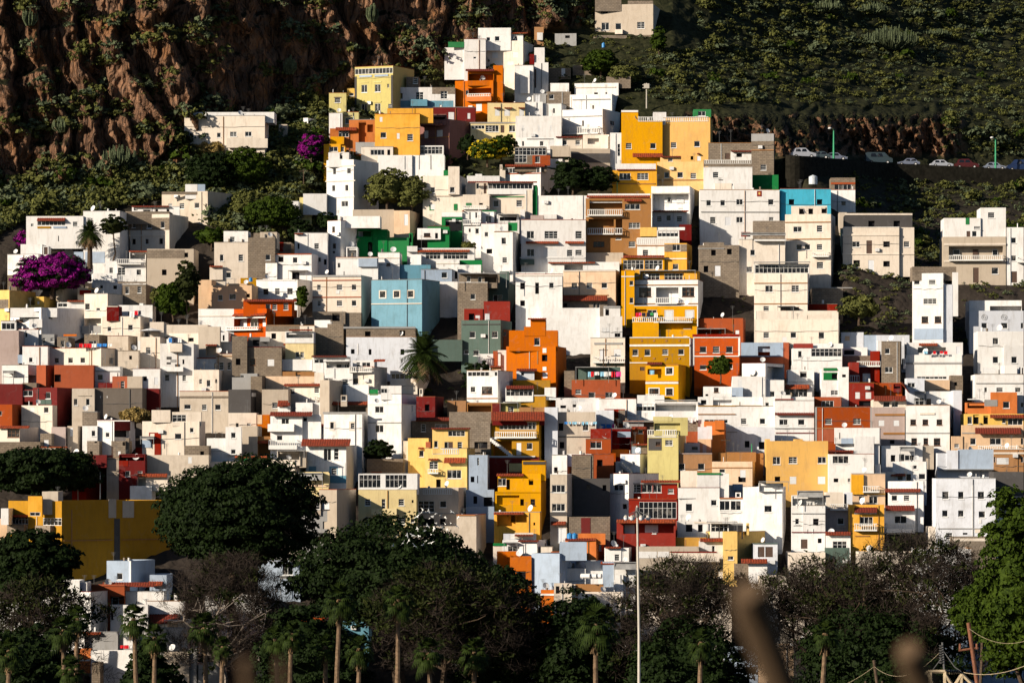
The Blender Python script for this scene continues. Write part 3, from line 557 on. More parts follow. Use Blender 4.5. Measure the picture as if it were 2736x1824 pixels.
156,180,127,146,0,W|s:151,142,3,4|white wall under the diagonal shadow right of the dish house
136,180,147,158,0,K|T:134,145,45,3 O:137,149,40,9 d:150,150,12,7|terrace with a dark red tiled canopy over coloured curtains
179,215,137,164,17,W|V:193,128,22,10,W k:181,132,9,6,g w:187,150,9,8 G:189,131,11,5|white tower house with a green awning terrace and a barred window
203,232,113,128,12,C|G:204,115,28,6 k:203,112,40,1,W w:235,132,2,5|small white house with a three pane glazed top in front of the dark bank
@1070 710 2.5
61,93,18,58,0,K|V:62,9,41,10,K w:71,11,4,6 w:83,12,4,6 A:62,8,52,1 w:75,30,5,6 O:90,9,20,9|bare block house with a timber roof terrace and one white window
93,115,18,40,8,S|w:99,31,10,9 V:106,6,10,14,S|slate green house with a tall white glazed door behind the red hut
68,88,46,60,0,R|d:73,51,6,7 s:80,53,5,3|low red hut with a dark doorway on the slate green roof
89,117,38,60,0,R|D:90,51,5,7 w:91,52,4,5|taller red hut with a white door on the slate green roof
65,107,58,95,12,S|w:74,70,6,7 w:98,70,6,7 k:66,62,40,1,H w:78,90,6,6 V:30,79,36,18,S w:68,90,5,4|large slate green house with two windows and a long low wing
41,61,1,16,0,W|d:58,6,3,8 w:44,7,6,6|bluish white house front in shade right of the sky blue house
42,61,17,33,0,W||curving shaded white wall right of the sky blue house
123,173,9,55,0,W|k:123,10,50,1,C d:128,18,5,7 d:144,18,4,12 w:159,18,5,6 d:128,37,5,6|white house with a deep blue door and shadows beside the beige four window house
174,230,5,45,6,P|w:183,18,6,6 w:199,18,6,6 w:215,18,6,6 k:174,5,56,1,C k:174,31,48,1,n|tan beige house with three small barred windows in a row
133,152,31,52,0,W|s:140,39,4,6|small white cube annex in shade below the white house with the blue door
153,168,29,44,0,W|k:153,34,15,2,g O:153,36,14,8|shaded white carport with a green roof edge
173,221,37,46,0,K|T:173,32,48,5 d:175,39,3,5 w:206,39,3,6 w:210,39,3,6|long low shed with a maroon tiled roof below the tan beige house
152,213,45,72,0,W||tall white retaining wall with peeling plaster below the maroon tiled shed
213,237,54,76,0,W|s:216,66,3,5 s:220,66,3,5 d:229,72,6,4 V:217,44,18,10,W d:219,46,4,7 k:217,43,18,2,G|plain white house with a square roof room above the grey balcony house
203,240,77,112,0,C|k:207,82,30,2,G B:206,97,34,6 D:213,89,5,12 s:228,89,8,8 k:209,103,30,4,S|cream house with a shaded ledge and a long wire balcony
113,166,86,120,12,O|V:116,69,52,17,O V:139,57,16,13,O V:132,65,7,5,O T:136,56,20,1 w:143,77,6,8 d:151,95,6,7 D:152,114,5,6 k:124,88,4,4,W k:152,88,4,5,W k:152,108,4,4,W k:146,91,1,14,n|big orange cube house with white diamond ornaments and a blue green window
106,116,68,88,0,n|w:110,70,3,5|small brown wall corner between the slate green and the big orange houses
83,107,94,107,0,W|B:82,96,11,8 k:99,91,5,17,T V:104,90,25,22,W w:116,92,6,6|white roof terrace with a curved brick red band and blue grey shaded wall
71,104,112,150,16,W|G:72,113,32,5 w:75,129,5,6 b:87,129,11,8 k:71,141,33,1,n w:96,108,4,4 T:96,107,14,1 k:98,108,10,3,n|white three storey house with a dark glazed top and two brown framed windows
124,143,111,121,0,N|d:129,114,3,3 T:124,110,22,2|small blue painted hut with a dark red roof
120,160,122,130,0,M||dark olive yellow parapet wall in shade
113,155,139,153,11,M|G:113,131,28,8 V:154,130,12,8,W T:113,128,30,3 k:113,138,53,1,W|ochre yellow house with a white glazed veranda under a maroon roof
175,186,112,122,0,K||low rubble wall behind the washing line right of the big orange house
183,235,122,141,0,T|w:187,132,6,5 w:201,135,7,6 w:219,135,8,6 V:190,108,45,12,S A:187,108,36,1|long burnt orange house with three windows in shade under a row of washing
166,214,141,157,0,W|d:171,139,4,4 s:184,142,6,3 s:191,142,6,3 d:184,148,4,3 d:171,149,6,3|long white parapet wall with small vents left of the red roof terraces
17,37,140,165,8,D|d:26,148,5,7|maroon red cube house with one small window
50,70,144,158,0,n|d:47,145,4,12|flat brown roofed shelter with a blue side curtain
71,106,146,160,0,n|O:72,148,25,9 V:98,147,9,9,D|red timber roof bar terrace crowded with plants
107,127,147,160,0,o|w:115,150,6,6 A:106,146,20,1|small ochre house with an orange striped awning
@1605 710 2.5
22,36,5,44,0,A|k:22,11,14,1,W w:31,16,4,5 w:31,34,4,6|narrow amber house wall left of the white house with two grilled windows
36,104,15,43,8,W|k:36,20,68,1,n O:59,23,24,17 d:66,27,11,12 b:41,23,13,10 b:87,23,13,10 k:36,40,68,1,n B:59,34,23,6 |white house with two big brown grilled windows flanking a recessed balcony
36,103,43,76,0,A|G:50,47,10,10 D:68,47,10,13 D:90,47,10,9 w:69,48,8,12 b:91,48,8,8 B:34,55,28,5 B:63,55,35,5 O:36,45,13,9 V:34,60,28,16,A O:62,61,36,7|amber storey with laundry and pale lilac balconies under the grilled white house
34,62,66,76,0,I|w:44,69,7,6 V:60,68,24,8,P w:89,68,7,7|low beige terrace rooms between the lilac balconies and the mustard diamond house
31,95,77,116,4,M|k:31,76,64,1,W k:31,84,64,2,W k:43,79,2,2,n k:56,79,2,2,n k:69,79,2,2,n k:83,79,2,2,n k:42,98,2,2,n k:56,98,2,2,n k:69,98,2,2,n k:83,98,2,2,n w:34,89,6,7 w:47,89,6,7 w:66,89,6,6 w:83,89,6,6 k:31,103,20,2,W k:95,77,4,30,W|mustard house with rows of small diamond ornaments and four windows
104,152,56,76,5,T|O:104,69,25,4 A:103,67,31,1 s:144,69,4,5 b:125,69,7,4|brick red upper house with an awning behind the orange red three window house
100,148,76,118,2,r|k:99,76,50,1,W k:99,76,1,30,W k:147,76,2,20,W k:99,96,49,1,W w:106,86,7,7 w:120,86,7,7 w:134,86,7,7 w:106,106,7,5 w:136,105,5,5 k:98,73,50,3,R|orange red house with three windows and thin white frame lines
149,201,82,98,3,T|k:150,82,45,15,b U:150,82,46,2,b O:168,86,13,10 V:146,98,49,19,T|brick red terrace wall with a pale glass screen of hanging plants
48,83,106,142,11,A|k:48,124,35,2,W k:69,108,9,9,W w:70,109,7,7 k:51,130,12,9,W b:52,131,10,8 k:69,130,9,9,W b:70,131,7,7 V:65,103,18,4,M B:49,137,14,3 O:50,110,15,6 k:48,123,35,1,n T:50,103,16,2|golden yellow house with white framed windows and dark notched corner stones
31,50,104,114,0,M|e:42,108,5,4 k:31,103,20,1,W|short golden wall with pots left of the notched golden yellow house
39,68,138,147,0,W|s:47,138,3,6|white roof hut below the notched golden yellow house
-2,38,142,160,0,W|G:32,147,26,8 V:32,147,27,13,W|low white house with a barred glass gallery and blue bin
58,104,145,160,0,W|k:58,143,44,1,G O:58,147,44,8|white terrace wall hung with a long row of towels and sheets
164,221,8,56,4,C|k:164,18,57,1,n k:164,40,57,1,n w:176,21,8,7 w:204,21,8,7 w:174,43,6,6 b:193,44,19,4 A:189,43,18,1|tall white house with dark red string courses below the long glazed gallery
221,253,41,49,0,R||small orange red roof block right of the tall white house with red string courses
167,254,48,60,0,C|G:168,50,44,6 U:166,48,87,1,G|low terrace room with pale slatted shutters above the long beige house
164,254,57,92,4,C|w:174,71,6,6 w:203,71,6,6 w:233,71,6,7 s:194,76,5,5|long beige white house with three small windows at the right
205,258,88,112,0,W|k:206,83,21,5,R V:226,83,33,5,W w:211,91,4,7 G:225,87,33,10|white house with a glazed terrace and orange red roof block at its left
151,176,104,146,24,W|w:160,116,6,6 O:178,105,22,16 w:160,133,5,6|tall white stair house with a bluish shaded open side and a blue ladder
141,176,118,146,0,W|V:176,122,20,24,W s:147,121,4,9 w:181,134,5,6|white stepped house wall in front of the stair house
200,228,111,128,0,W|d:213,113,7,6|white cube house with a corner in blue shade behind the red tiled gallery
197,226,128,141,0,W|G:197,131,24,9 T:197,127,26,4|long tiled roof gallery with five dark panes at the right
110,140,129,142,0,W|b:121,130,5,5 d:112,137,3,2|white roof room behind the arched pergola
104,172,140,150,0,W|O:120,139,20,10 V:140,130,12,16,b d:107,142,6,6 B:120,137,20,2|white roof terrace with a curved pergola and shaded wall
104,173,150,164,0,W|k:104,149,68,1,M|long white wall with a yellow coping line
173,228,140,165,0,W|w:176,146,4,5 V:186,138,17,26,W k:186,142,20,1,R w:189,147,6,5 B:200,151,27,6 O:201,144,26,6|white balcony house with a small capped tower and dark red trim at the right
@2145 710 2.5
117,150,8,80,16,W|V:150,20,10,60,N V:160,7,6,42,W k:117,1,47,6,K U:117,1,47,7,K w:119,15,6,5 w:135,15,7,5 w:150,15,6,5 w:129,35,14,6 b:127,54,7,7 b:141,54,7,7 k:119,67,31,12,b|tall narrow white house with a double window band and grey base at the right
10,43,24,40,0,K|k:9,23,44,1,G|dark grey shed with a flat roof below the open top house
41,65,71,86,0,N|k:45,75,5,5,P d:55,70,4,4|bluish white wall with a small pink plaque at the right
64,82,74,86,0,b||low grey blue link wall between two bluish white walls
79,114,74,90,0,N|d:95,73,3,2 D:105,76,3,9|bluish white wall with a white door frame right of the low grey link wall
178,236,48,72,0,N|V:178,37,56,12,W O:200,43,34,5 w:191,61,6,6 w:212,61,7,6 w:233,61,3,6 c:191,52,6,6 c:212,52,6,6|big white house with ring ornaments under its roof at the right edge
187,236,70,116,0,W|w:203,77,6,7 w:203,97,6,7 w:223,97,6,7 s:193,109,13,5 V:215,85,21,31,W|big stepped white lower house with three windows at the right edge
184,236,116,144,0,W|k:185,125,50,1,G w:194,130,3,5 w:207,130,7,5 w:227,130,6,5 V:216,106,13,10,W w:234,109,2,7|long white house with a ledge above the burnt orange house at the right edge
174,228,146,165,0,O|V:201,135,28,30,O O:176,143,18,9 k:176,142,19,1,W w:214,145,7,7 k:194,143,14,7,G|burnt orange stepped house with a dark glazed corner at the right edge
229,236,138,162,0,W|w:233,146,3,5|small white strip of house beside the burnt orange house at the right edge
110,170,95,122,3,W|k:110,103,60,2,G U:111,82,60,14,W T:124,83,20,2 O:123,87,30,6 D:164,86,4,8 w:108,100,1,4 G:122,118,32,3|wide white house with a dark ledge line and laundry on its roof at the right
120,157,122,135,0,P|k:142,132,14,1,n|tan wall strip between the wide white house and the shaded white rooms
158,171,117,133,0,K|d:162,124,3,4|small square block hut at the alley edge on the right
132,161,134,149,0,W|s:139,135,4,5 b:132,142,5,7|white roof room in half shade above the white three window house
161,170,133,160,0,N||narrow bluish white wall beside the alley at the right
111,157,149,166,4,W||plain white parapet right of the small tiled house
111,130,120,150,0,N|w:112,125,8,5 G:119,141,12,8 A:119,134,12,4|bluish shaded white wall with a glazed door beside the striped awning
84,104,81,124,6,K|w:88,88,5,6 w:88,108,8,6|tall dark bare block tower with one white window at the right
80,86,80,92,0,W||small cream chimney block beside the tall dark block tower
72,82,91,120,4,R|O:73,115,1,1 B:58,102,25,5 D:64,115,9,9 V:59,107,23,17,D|red house with a lilac balustrade and a light blue double door
50,60,103,125,0,R|B:50,117,10,7|narrow red wall with a pale blue railing stair
42,72,96,106,0,K|V:43,87,26,9,W d:44,89,11,6|grey block wall with a tented white terrace behind it
38,49,108,145,0,W|k:22,114,15,8,g V:20,110,18,35,W k:22,109,15,3,g d:42,116,4,3 w:30,133,10,5 d:31,115,6,6|white house with a bright lime green blind over its terrace
50,76,125,147,0,R|s:56,135,5,7 s:67,135,6,7 d:60,144,13,6|red cube house with two white shuttered windows
76,106,125,140,4,T|V:97,126,8,9,D d:97,125,7,6 k:88,128,1,10,n T:104,125,8,11|terracotta walled roof terrace with a tilted red tiled roof
75,111,143,166,0,C|T:76,139,34,5 w:86,145,7,6 w:95,145,7,6 k:77,151,33,1,I|cream house with a red tiled roof and a green framed window pair
12,41,140,153,3,T|w:20,144,13,7|burnt orange roof room with one wide white window
14,71,152,168,0,T||long terracotta parapet wall with pale cap edge
@0 1065 2.5
-2,13,6,30,10,T|w:-1,13,3,5|brick red stepped house at the lower left edge
-2,21,30,46,16,C|T:-2,29,34,2 b:8,32,13,9 d:8,32,13,9|rusty roofed shed with a wide dark opening at the left edge
-2,43,46,62,0,K|k:21,57,20,4,p|long low grey block wall above the dark tree at the left
43,55,37,51,0,K|s:47,44,5,7|little block hut with a white shutter
43,72,51,66,0,I|k:43,51,29,1,T|stained pale wall above the left laurel tree
55,70,30,42,0,p||pale lilac plastered wall among dark alley roofs
72,83,29,40,0,I|s:75,31,3,9|narrow pale wall piece with a diagonal brace
88,104,14,30,0,K||square grey block corner left of the feathery reeds
88,104,29,56,0,W|w:98,34,4,6|shaded white wall below the square grey block corner
104,122,23,56,17,W|k:122,24,17,10,D d:122,34,16,7 w:113,36,4,5 k:104,23,35,1,W|white cube house with a maroon shaded side near the reeds
93,106,45,60,10,K|d:101,44,3,3 d:96,56,3,3|grey khaki block hut with a notch in its top
119,134,45,63,4,K|d:131,46,3,4 e:119,51,2,12 s:126,56,3,4 V:134,42,4,22,K|taller khaki block hut with a notched corner beside the maroon house
77,92,61,94,22,R|V:80,60,34,8,D w:80,61,15,7 k:82,69,8,7,R|dark red house with a tiled edge and pale window band above the left laurel tree
114,127,63,90,0,I|k:114,64,12,1,K|narrow grey house slice with a hanging lamp in the alley
127,155,66,90,0,D|k:127,66,10,6,R O:128,60,26,6 w:134,77,5,6 w:147,77,5,6|deep red house with a black glazed top between grey houses
165,172,36,58,7,R|k:152,44,10,8,b V:145,52,20,8,R A:151,40,15,3 w:160,37,6,5|bright red narrow house with light blue shutters and dark side
152,213,24,60,4,C|V:184,14,31,10,C G:184,17,15,8 w:187,37,7,6 w:203,31,4,5 V:162,12,20,8,C|broad cream house with a row of four tall panes in its top corner
155,223,60,84,0,I|V:197,50,26,10,K d:214,56,4,5 s:201,62,4,7|long grey rendered wall house with a block room above the dark round tree
139,162,93,106,0,W|T:147,80,32,3 V:147,82,32,11,C O:140,84,16,9 B:152,94,9,3|white gabled house with a red roof beside the dark round tree
-1,9,128,154,0,P|V:1,117,15,12,W|pale peach wall house at the bottom left edge
9,66,109,180,117,M|V:30,104,15,22,A U:45,99,17,16,I V:1,117,8,12,W G:9,125,21,9 T:9,124,22,2 k:116,107,8,20,I k:131,109,12,18,I k:122,128,6,50,H k:68,150,52,1,n k:130,150,50,1,n k:76,118,1,58,n P:12,134,18,10,K G:46,127,20,8 P:42,135,16,10,K G:32,121,11,4|big yellow ochre apartment house with grey balconies and a vast plain side wall
@535 1065 2.5
7,44,42,70,0,W|V:27,30,17,30,W w:33,36,5,6 w:33,54,5,5|white stepped house in front of the wide tan house
45,61,29,62,0,I||khaki shaded wall right of the white stepped house
30,60,15,30,0,C|d:38,26,3,4 w:50,26,4,3|cream wall house below the dark grey side wall
61,74,17,36,0,O|k:61,17,5,10,P|bright orange wall patch left of the white double balcony house
61,76,40,60,0,n|T:61,45,14,2 O:62,48,13,12|dark brown shed with a small red awning beside the blue railed balcony
75,109,18,62,0,W|T:75,14,45,4 w:87,20,8,7 s:78,20,5,6 P:73,27,28,8,W w:82,39,6,6 B:74,44,30,6 P:74,50,30,4,W V:109,17,20,33,W d:110,18,4,6 k:109,10,5,7,W|white house with two balconies and a pale blue railing beside the dark trees
103,128,4,18,0,W|V:83,3,11,13,W T:83,2,11,6|white roof block behind the white house with two balconies
112,134,29,50,6,W|T:111,27,27,3 w:119,34,6,6 B:135,35,26,7 w:140,40,4,5|white roof room with a red tiled roof and a plant filled railing
113,156,50,92,9,W|T:109,43,52,7 s:116,52,5,9 w:143,53,5,12 k:113,68,42,14,W k:116,72,8,8,B k:138,72,9,9,B w:140,74,6,7 k:138,82,18,8,B w:132,53,8,13 B:115,59,5,6|white house with a big red tiled roof and blue painted window surrounds
132,173,16,64,8,W|k:131,14,47,2,G k:138,24,6,10,C w:139,25,4,7 k:159,24,7,10,C w:161,26,4,6|white house with two framed windows below the red tiled curtain terrace
179,215,6,62,14,W|w:187,8,9,7 w:187,28,9,8 w:187,46,10,4 k:179,25,36,1,G w:226,6,1,8|front of the white tower house above the dark green garden
82,101,66,100,12,C|k:75,65,26,1,C V:75,66,10,14,C O:83,56,23,9 A:82,55,30,2 V:106,56,7,12,I|cream house with a wooden slatted canopy above the big dark round tree
10,82,67,80,0,C|k:37,61,34,2,T k:46,61,5,6,g|long low cream wall with a green crate behind the big dark round tree
9,29,49,67,0,H||shaded grey house with a blue screen left of the long low cream wall
105,137,78,98,0,y|A:106,79,26,8 V:132,79,6,13,y k:105,91,33,3,P|low terrace with a tilted white slatted solar canopy
127,146,97,166,18,I|w:119,109,9,9 V:108,119,38,60,G s:131,111,7,7 d:117,132,6,7 d:131,131,7,8 k:111,118,35,1,H k:145,118,1,30,H k:108,143,37,2,H b:105,147,28,4|grey house with dark trim and a tan side wall beside the dark trees
178,217,64,76,0,K|k:183,78,11,1,T|rough rubble garden wall below the white tower house
169,231,97,150,0,y|G:170,81,23,14 G:198,81,23,14 V:169,80,63,17,W w:176,107,6,7 w:194,107,4,11 w:212,107,6,7 d:226,108,2,3 P:183,117,27,7,y w:176,126,7,8 D:192,126,6,12 w:212,126,7,8 w:225,128,4,4 k:169,97,62,1,G|pale yellow house with a white glazed arcade of tall panes across its top
217,222,45,72,0,C||cream strip wall beside the warm yellow house
@1070 1065 2.5
3,8,45,72,0,W||slim white wall at the left of the yellow fronted house
8,30,42,74,0,Y|w:20,55,5,7 T:19,52,6,1|plain pale yellow wall block left of the yellow baluster house
26,71,53,100,8,Y|V:34,32,38,21,Y B:34,53,28,6 w:36,45,4,7 w:47,46,4,7 e:51,46,5,7 w:61,46,5,7 w:31,67,9,8 B:30,75,11,4 T:30,64,11,1 T:47,63,23,5 w:50,76,15,9 T:33,31,42,1 G:51,34,18,6 d:38,86,5,9 k:27,46,5,6,T|warm yellow house with a long white baluster terrace and a square barred window
17,62,95,136,8,I|B:24,96,31,6 w:19,109,17,12 w:42,109,7,7 d:19,128,17,7 d:42,128,6,6 k:17,122,45,1,G|grey beige house with a white baluster rail below the warm yellow house
60,81,124,160,10,I|V:12,136,50,24,I k:60,124,20,1,n|blank pale tower block behind the flying white birds
52,97,14,60,0,K|k:78,24,18,22,K w:80,25,14,8 d:79,46,14,7 V:76,33,20,24,K|grey block apartment wall with a bright shuttered window
12,52,24,44,0,K|w:22,27,5,8 w:37,27,13,4 T:17,20,36,3|dark low rubble house with two windows left of the grey block apartment wall
16,38,22,30,0,D||dark red parapet below the maroon cube house
96,148,24,64,12,M|T:97,14,57,9 V:98,14,56,9,D G:106,25,39,8 k:95,41,47,2,W B:102,35,44,6 S:97,42,25,20 D:124,47,5,13 w:135,47,6,7 V:94,61,50,3,W O:99,45,20,17|yellow house with a white outside stair and long glazed gallery under a dark red roof
107,127,4,18,2,o|w:115,8,6,7|ochre roof hut above the dark red roof
154,168,9,60,0,N|V:127,9,36,9,n|narrow bluish wall right of the yellow house with the outside stair
168,208,14,58,0,I|k:168,40,36,1,H d:169,26,5,8 w:195,26,6,8 d:170,46,5,7|shaded grey house under a washing line in the middle right
73,93,60,116,0,b|d:75,83,4,6 w:82,63,2,8 d:82,82,1,8 V:70,97,30,30,b d:78,104,4,8 d:89,105,9,11|tall pale blue house wall in deep shadow
70,100,115,128,0,b||low pale blue wall left of the golden balcony house
93,148,62,80,0,D|k:94,62,49,1,G k:107,68,8,12,D k:116,69,14,9,o|shadowed lower terrace with painted doors under the outside stair
104,150,80,120,6,A|V:130,66,25,16,A k:131,67,24,3,H w:104,85,9,8 d:113,86,4,11 d:137,86,5,6 T:103,80,29,2 k:101,99,49,1,A V:101,99,49,23,A O:103,103,24,10 b:139,107,5,7 d:128,107,4,7|golden yellow house with a boarded roof room and a small glazed corner
100,149,121,150,2,A|O:103,124,20,12 O:117,124,18,8 d:142,132,2,3 T:100,121,32,2|golden lower house with a dark arched porch below the golden yellow house
162,178,60,82,6,W|d:164,73,4,6 V:178,59,26,8,W|white painted top block of the narrow grilled window house
160,178,81,145,6,I|w:162,92,14,8 w:162,112,14,8 T:161,131,16,3 D:168,138,9,16 k:160,99,18,1,G k:160,121,18,4,H|narrow four storey house with two wide grilled windows beside the dark ruin
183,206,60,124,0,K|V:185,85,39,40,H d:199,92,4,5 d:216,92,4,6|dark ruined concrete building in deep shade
180,224,126,148,0,K|k:193,127,10,18,D|stained block garden wall below the dark ruin
198,225,43,62,0,T|w:203,45,12,8 V:203,32,22,10,R k:204,58,26,20,T|flaking brick red house with a green edged window
206,228,60,92,0,T|d:210,65,6,7|lower brick red wall under the flaking brick red house
209,228,12,32,0,N||bluish white wall with a fan shaped shadow left of the timber roof kiosk
@1605 1065 2.5
4,26,11,26,0,T|V:19,12,7,14,K k:7,11,13,9,R w:8,13,5,6 w:16,13,4,6 k:4,20,16,2,O|red timber roof kiosk above coloured washing
12,32,32,56,0,D|k:18,35,14,6,b O:20,42,12,12 k:12,54,18,8,O|dark red house with a light blue awning
33,46,30,50,5,T|k:35,38,11,12,O w:40,33,5,4 T:33,30,16,2|small red block with a patterned orange panel beside the green house
50,83,38,84,10,o|V:57,20,36,14,o O:53,26,32,8 B:50,33,31,6 k:50,40,31,1,W w:69,44,8,6 b:59,46,5,4 k:51,42,14,13,H k:56,19,20,5,o|olive green house with an orange railed top terrace crowded with plants
64,77,54,78,0,o|s:65,67,7,7|bright olive lower wall with one white shuttered window
27,104,23,32,0,K|A:27,24,34,2|corrugated grey roof strip behind the olive green house
76,119,59,82,0,n|k:76,58,43,1,p w:83,69,7,7 w:104,69,7,7|mauve brown house with a pale lilac coping line and two windows
84,106,47,60,0,W|w:97,51,7,4 s:85,50,5,8 V:104,43,14,15,P s:109,49,4,9|small white and peach rooms behind the mauve brown house
92,112,35,50,0,T|V:111,24,20,20,O k:113,29,12,13,C|orange roof hut above the mauve brown house
119,132,26,68,3,O|V:122,23,10,10,O|tall orange brown stepped side wall beside the mauve brown house
119,162,67,92,8,P|w:127,75,6,4 s:149,76,6,8 k:119,73,42,1,n d:147,83,8,6|tan house with a pale blue shutter in the dark alley
126,166,57,72,0,n|V:165,58,9,28,n|brown shaded house behind the tan house in the alley
104,186,8,30,0,W|k:104,16,40,1,n k:104,7,40,1,M w:150,21,6,6 w:170,21,6,6 G:111,22,25,4|long white house with a thin brown line and two shuttered windows
186,228,2,44,0,W|T:186,15,42,2 w:191,22,9,6 w:211,22,7,6 k:187,36,42,1,D k:186,31,41,1,G|front of the white balcony house with green barred windows
104,186,30,58,0,N|k:135,35,11,1,G d:154,45,5,7 d:169,46,6,8|lower white walls in shadow above the yellow parapet house
24,46,24,32,0,G||shadowed flat roof edge beside the timber kiosk
177,243,45,90,0,a|V:177,43,4,3,a V:208,43,8,3,a w:184,62,8,8 w:201,62,9,7 w:232,62,9,7 s:202,83,7,8 s:232,83,8,8 d:186,83,6,5 k:177,45,66,2,n|broad peach yellow house with a notched parapet and dark windows
21,42,59,80,22,W|V:16,67,8,13,W k:22,61,4,5,b S:23,68,11,10|white gabled roof wing with a narrow outside stair and wide shaded side
33,62,49,60,0,K|T:35,48,27,1 k:33,51,10,8,b s:54,51,7,7|low roof shelter with a white panel above the white gabled wing
10,30,80,122,34,W|w:14,92,10,6 s:15,111,6,9 w:23,112,5,6|white cube house with a large lilac grey side wall left of the red glazed house
31,82,91,118,0,R|w:33,91,10,9 w:44,91,11,9 w:56,91,9,9 w:72,96,6,5 T:43,87,42,2 k:31,90,51,1,G|deep red house with three square windows in a row behind the lamp mast
30,82,107,130,0,R|G:41,110,40,18 k:29,107,52,1,R|deep red storey filled by a large white grid window
17,80,131,162,0,R|O:24,134,54,10 s:25,134,11,10 s:47,134,14,9 T:17,129,63,3 w:55,138,4,6|lower deep red house with peeling paint and a wide covered terrace
83,127,95,131,0,W|V:103,81,24,26,W V:86,77,17,20,C k:103,79,26,2,g k:83,106,44,1,G w:91,112,7,8 w:118,108,6,6 V:127,80,10,24,W k:86,97,17,1,n|white stepped house with a grey roof block right of the deep red house
127,152,106,132,0,W|w:127,109,11,10 w:139,109,11,10 k:127,106,25,1,n w:145,101,4,4|projecting white bay with two grid windows
129,152,92,108,0,W|B:129,92,12,7 V:141,91,11,7,b w:145,101,4,4|white terrace with a pale balustrade above the projecting white bay
152,194,94,141,8,W|V:169,90,26,9,W A:169,88,32,2 O:169,90,26,9 w:175,114,8,7 w:199,92,1,6|white house beside the curving stairway with one white window
82,115,131,150,0,W|d:91,134,7,8 d:104,134,5,8 B:82,142,30,6 k:100,131,30,2,C|low white house with a lattice balustrade and two dark doors
80,113,148,160,0,M|k:90,150,1,10,n|low yellow wall below the lattice balustrade
113,146,142,160,38,Y|U:132,133,20,8,G w:136,145,6,7 G:118,134,18,8 A:113,131,33,2 w:157,134,1,5|yellow house with a tan side wall and an open white framed roof room
106,131,149,162,0,W|T:106,149,24,4|little white shed with a red tiled roof against the yellow house
204,240,115,158,0,W|w:208,128,4,6 d:227,128,7,7 s:227,136,8,1 k:204,122,36,1,G k:204,142,36,1,D k:206,135,9,1,G O:205,104,35,10 A:210,98,28,7 d:213,151,8,8 k:210,103,35,2,C|white house with a striped green and white awning at the lower right
@2145 1065 2.5
14,73,9,46,0,T|k:13,9,2,36,G k:72,9,2,30,G k:15,31,56,1,n w:24,21,7,6 w:54,21,8,6 k:16,32,40,14,T|burnt orange house with grey corner bands and two white windows
74,109,9,48,0,p|k:77,16,32,2,n s:81,23,6,6 s:97,23,6,6 k:86,36,23,2,n d:93,44,5,4|pinkish beige house with two cream shuttered windows
110,157,7,52,7,W|b:115,22,6,6 b:128,22,6,6 b:143,22,6,6 k:125,15,16,2,C b:116,42,6,7 b:129,42,5,7 b:140,42,7,8 k:110,36,47,1,G|white house with three brown shuttered windows above three brown doors
173,236,16,54,0,Y|w:176,19,5,8 d:182,17,6,10 d:193,18,5,9 w:213,19,4,7 G:219,21,16,7 T:200,17,36,3|cream yellow roof terrace below the burnt orange house at the right edge
170,236,28,56,0,P|T:184,31,49,6 w:179,42,6,7 w:200,42,12,7 w:233,42,3,7 B:187,50,43,5 k:170,36,14,1,G V:159,40,12,16,P w:162,48,5,4|peach house with a broad orange tiled canopy and white terrace rail at the right
204,236,54,78,0,n|s:207,63,13,7 w:204,62,2,6 w:233,62,3,6 k:204,57,33,2,C|brown shaded lower storey under the broad orange tiled canopy
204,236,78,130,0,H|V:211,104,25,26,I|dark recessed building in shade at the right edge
35,82,32,70,4,W|V:34,31,48,17,W V:55,40,21,44,W k:41,42,13,6,b T:27,55,27,5 d:39,36,1,7|white house with a brick red tiled canopy and a blank tall chimney shaped wall
28,76,59,102,0,W|w:32,61,17,8 d:33,85,5,4 w:48,85,4,4 d:65,85,4,4 T:28,55,26,1|lower part of the white house with a wide dark window under the brick red canopy
77,83,70,100,0,W||plain white wall right of the blank tall chimney shaped wall
84,128,50,68,0,W|w:103,59,6,8 G:109,60,10,6 A:103,51,16,5 V:128,50,12,20,I d:94,60,5,7|shaded white roof rooms with a glazed door right of the blank chimney wall
96,132,67,90,4,W|V:77,78,22,12,C T:94,80,16,2 w:101,81,6,6 w:110,80,6,8 w:124,80,7,6 w:118,71,4,4|cream white house with an arched yellowish canopy on its left
91,129,88,118,5,W|T:88,96,38,3 w:95,103,6,6 w:108,103,6,6 T:88,114,31,5 w:98,125,13,8 V:87,117,33,28,W B:89,133,30,6 P:89,139,30,4,W|white house with a wide tiled hood and a white baluster balcony beside the alley
52,88,80,112,0,P|V:52,81,13,21,A B:64,93,17,6 w:60,104,6,8 w:71,104,9,8 k:52,101,36,1,A|upper part of the orange balustrade house with two blue barred windows
49,87,113,150,0,A|T:55,116,24,5 k:55,121,24,2,W w:61,126,14,9 B:55,133,24,7 k:56,146,15,1,n k:51,120,1,25,n|orange house with a small terracotta hood over a barred window and white balusters
0,24,114,158,0,W|d:11,128,6,7 k:0,122,24,1,G k:0,142,24,1,D d:16,151,3,4|right half of the white house with the striped awning
24,50,118,144,0,p|w:37,127,7,7 B:29,112,19,6 V:25,100,18,18,C V:47,100,6,12,N k:36,136,10,1,C|pinkish narrow house with a railed terrace between the striped awning and orange houses
25,51,146,166,0,W|T:24,142,27,3 G:32,152,15,10|little white lower house with a terracotta tiled eave and green barred window
142,206,85,152,0,N|w:149,99,7,8 w:166,99,6,8 w:187,99,7,8 w:149,119,6,7 w:166,119,6,7 w:188,120,7,7 w:153,143,7,7 d:171,143,5,2 w:188,144,6,8 k:144,138,60,1,G k:181,92,2,62,W k:184,139,20,4,C k:188,129,3,4,W|big bluish white three storey house with a vertical pipe at the lower right
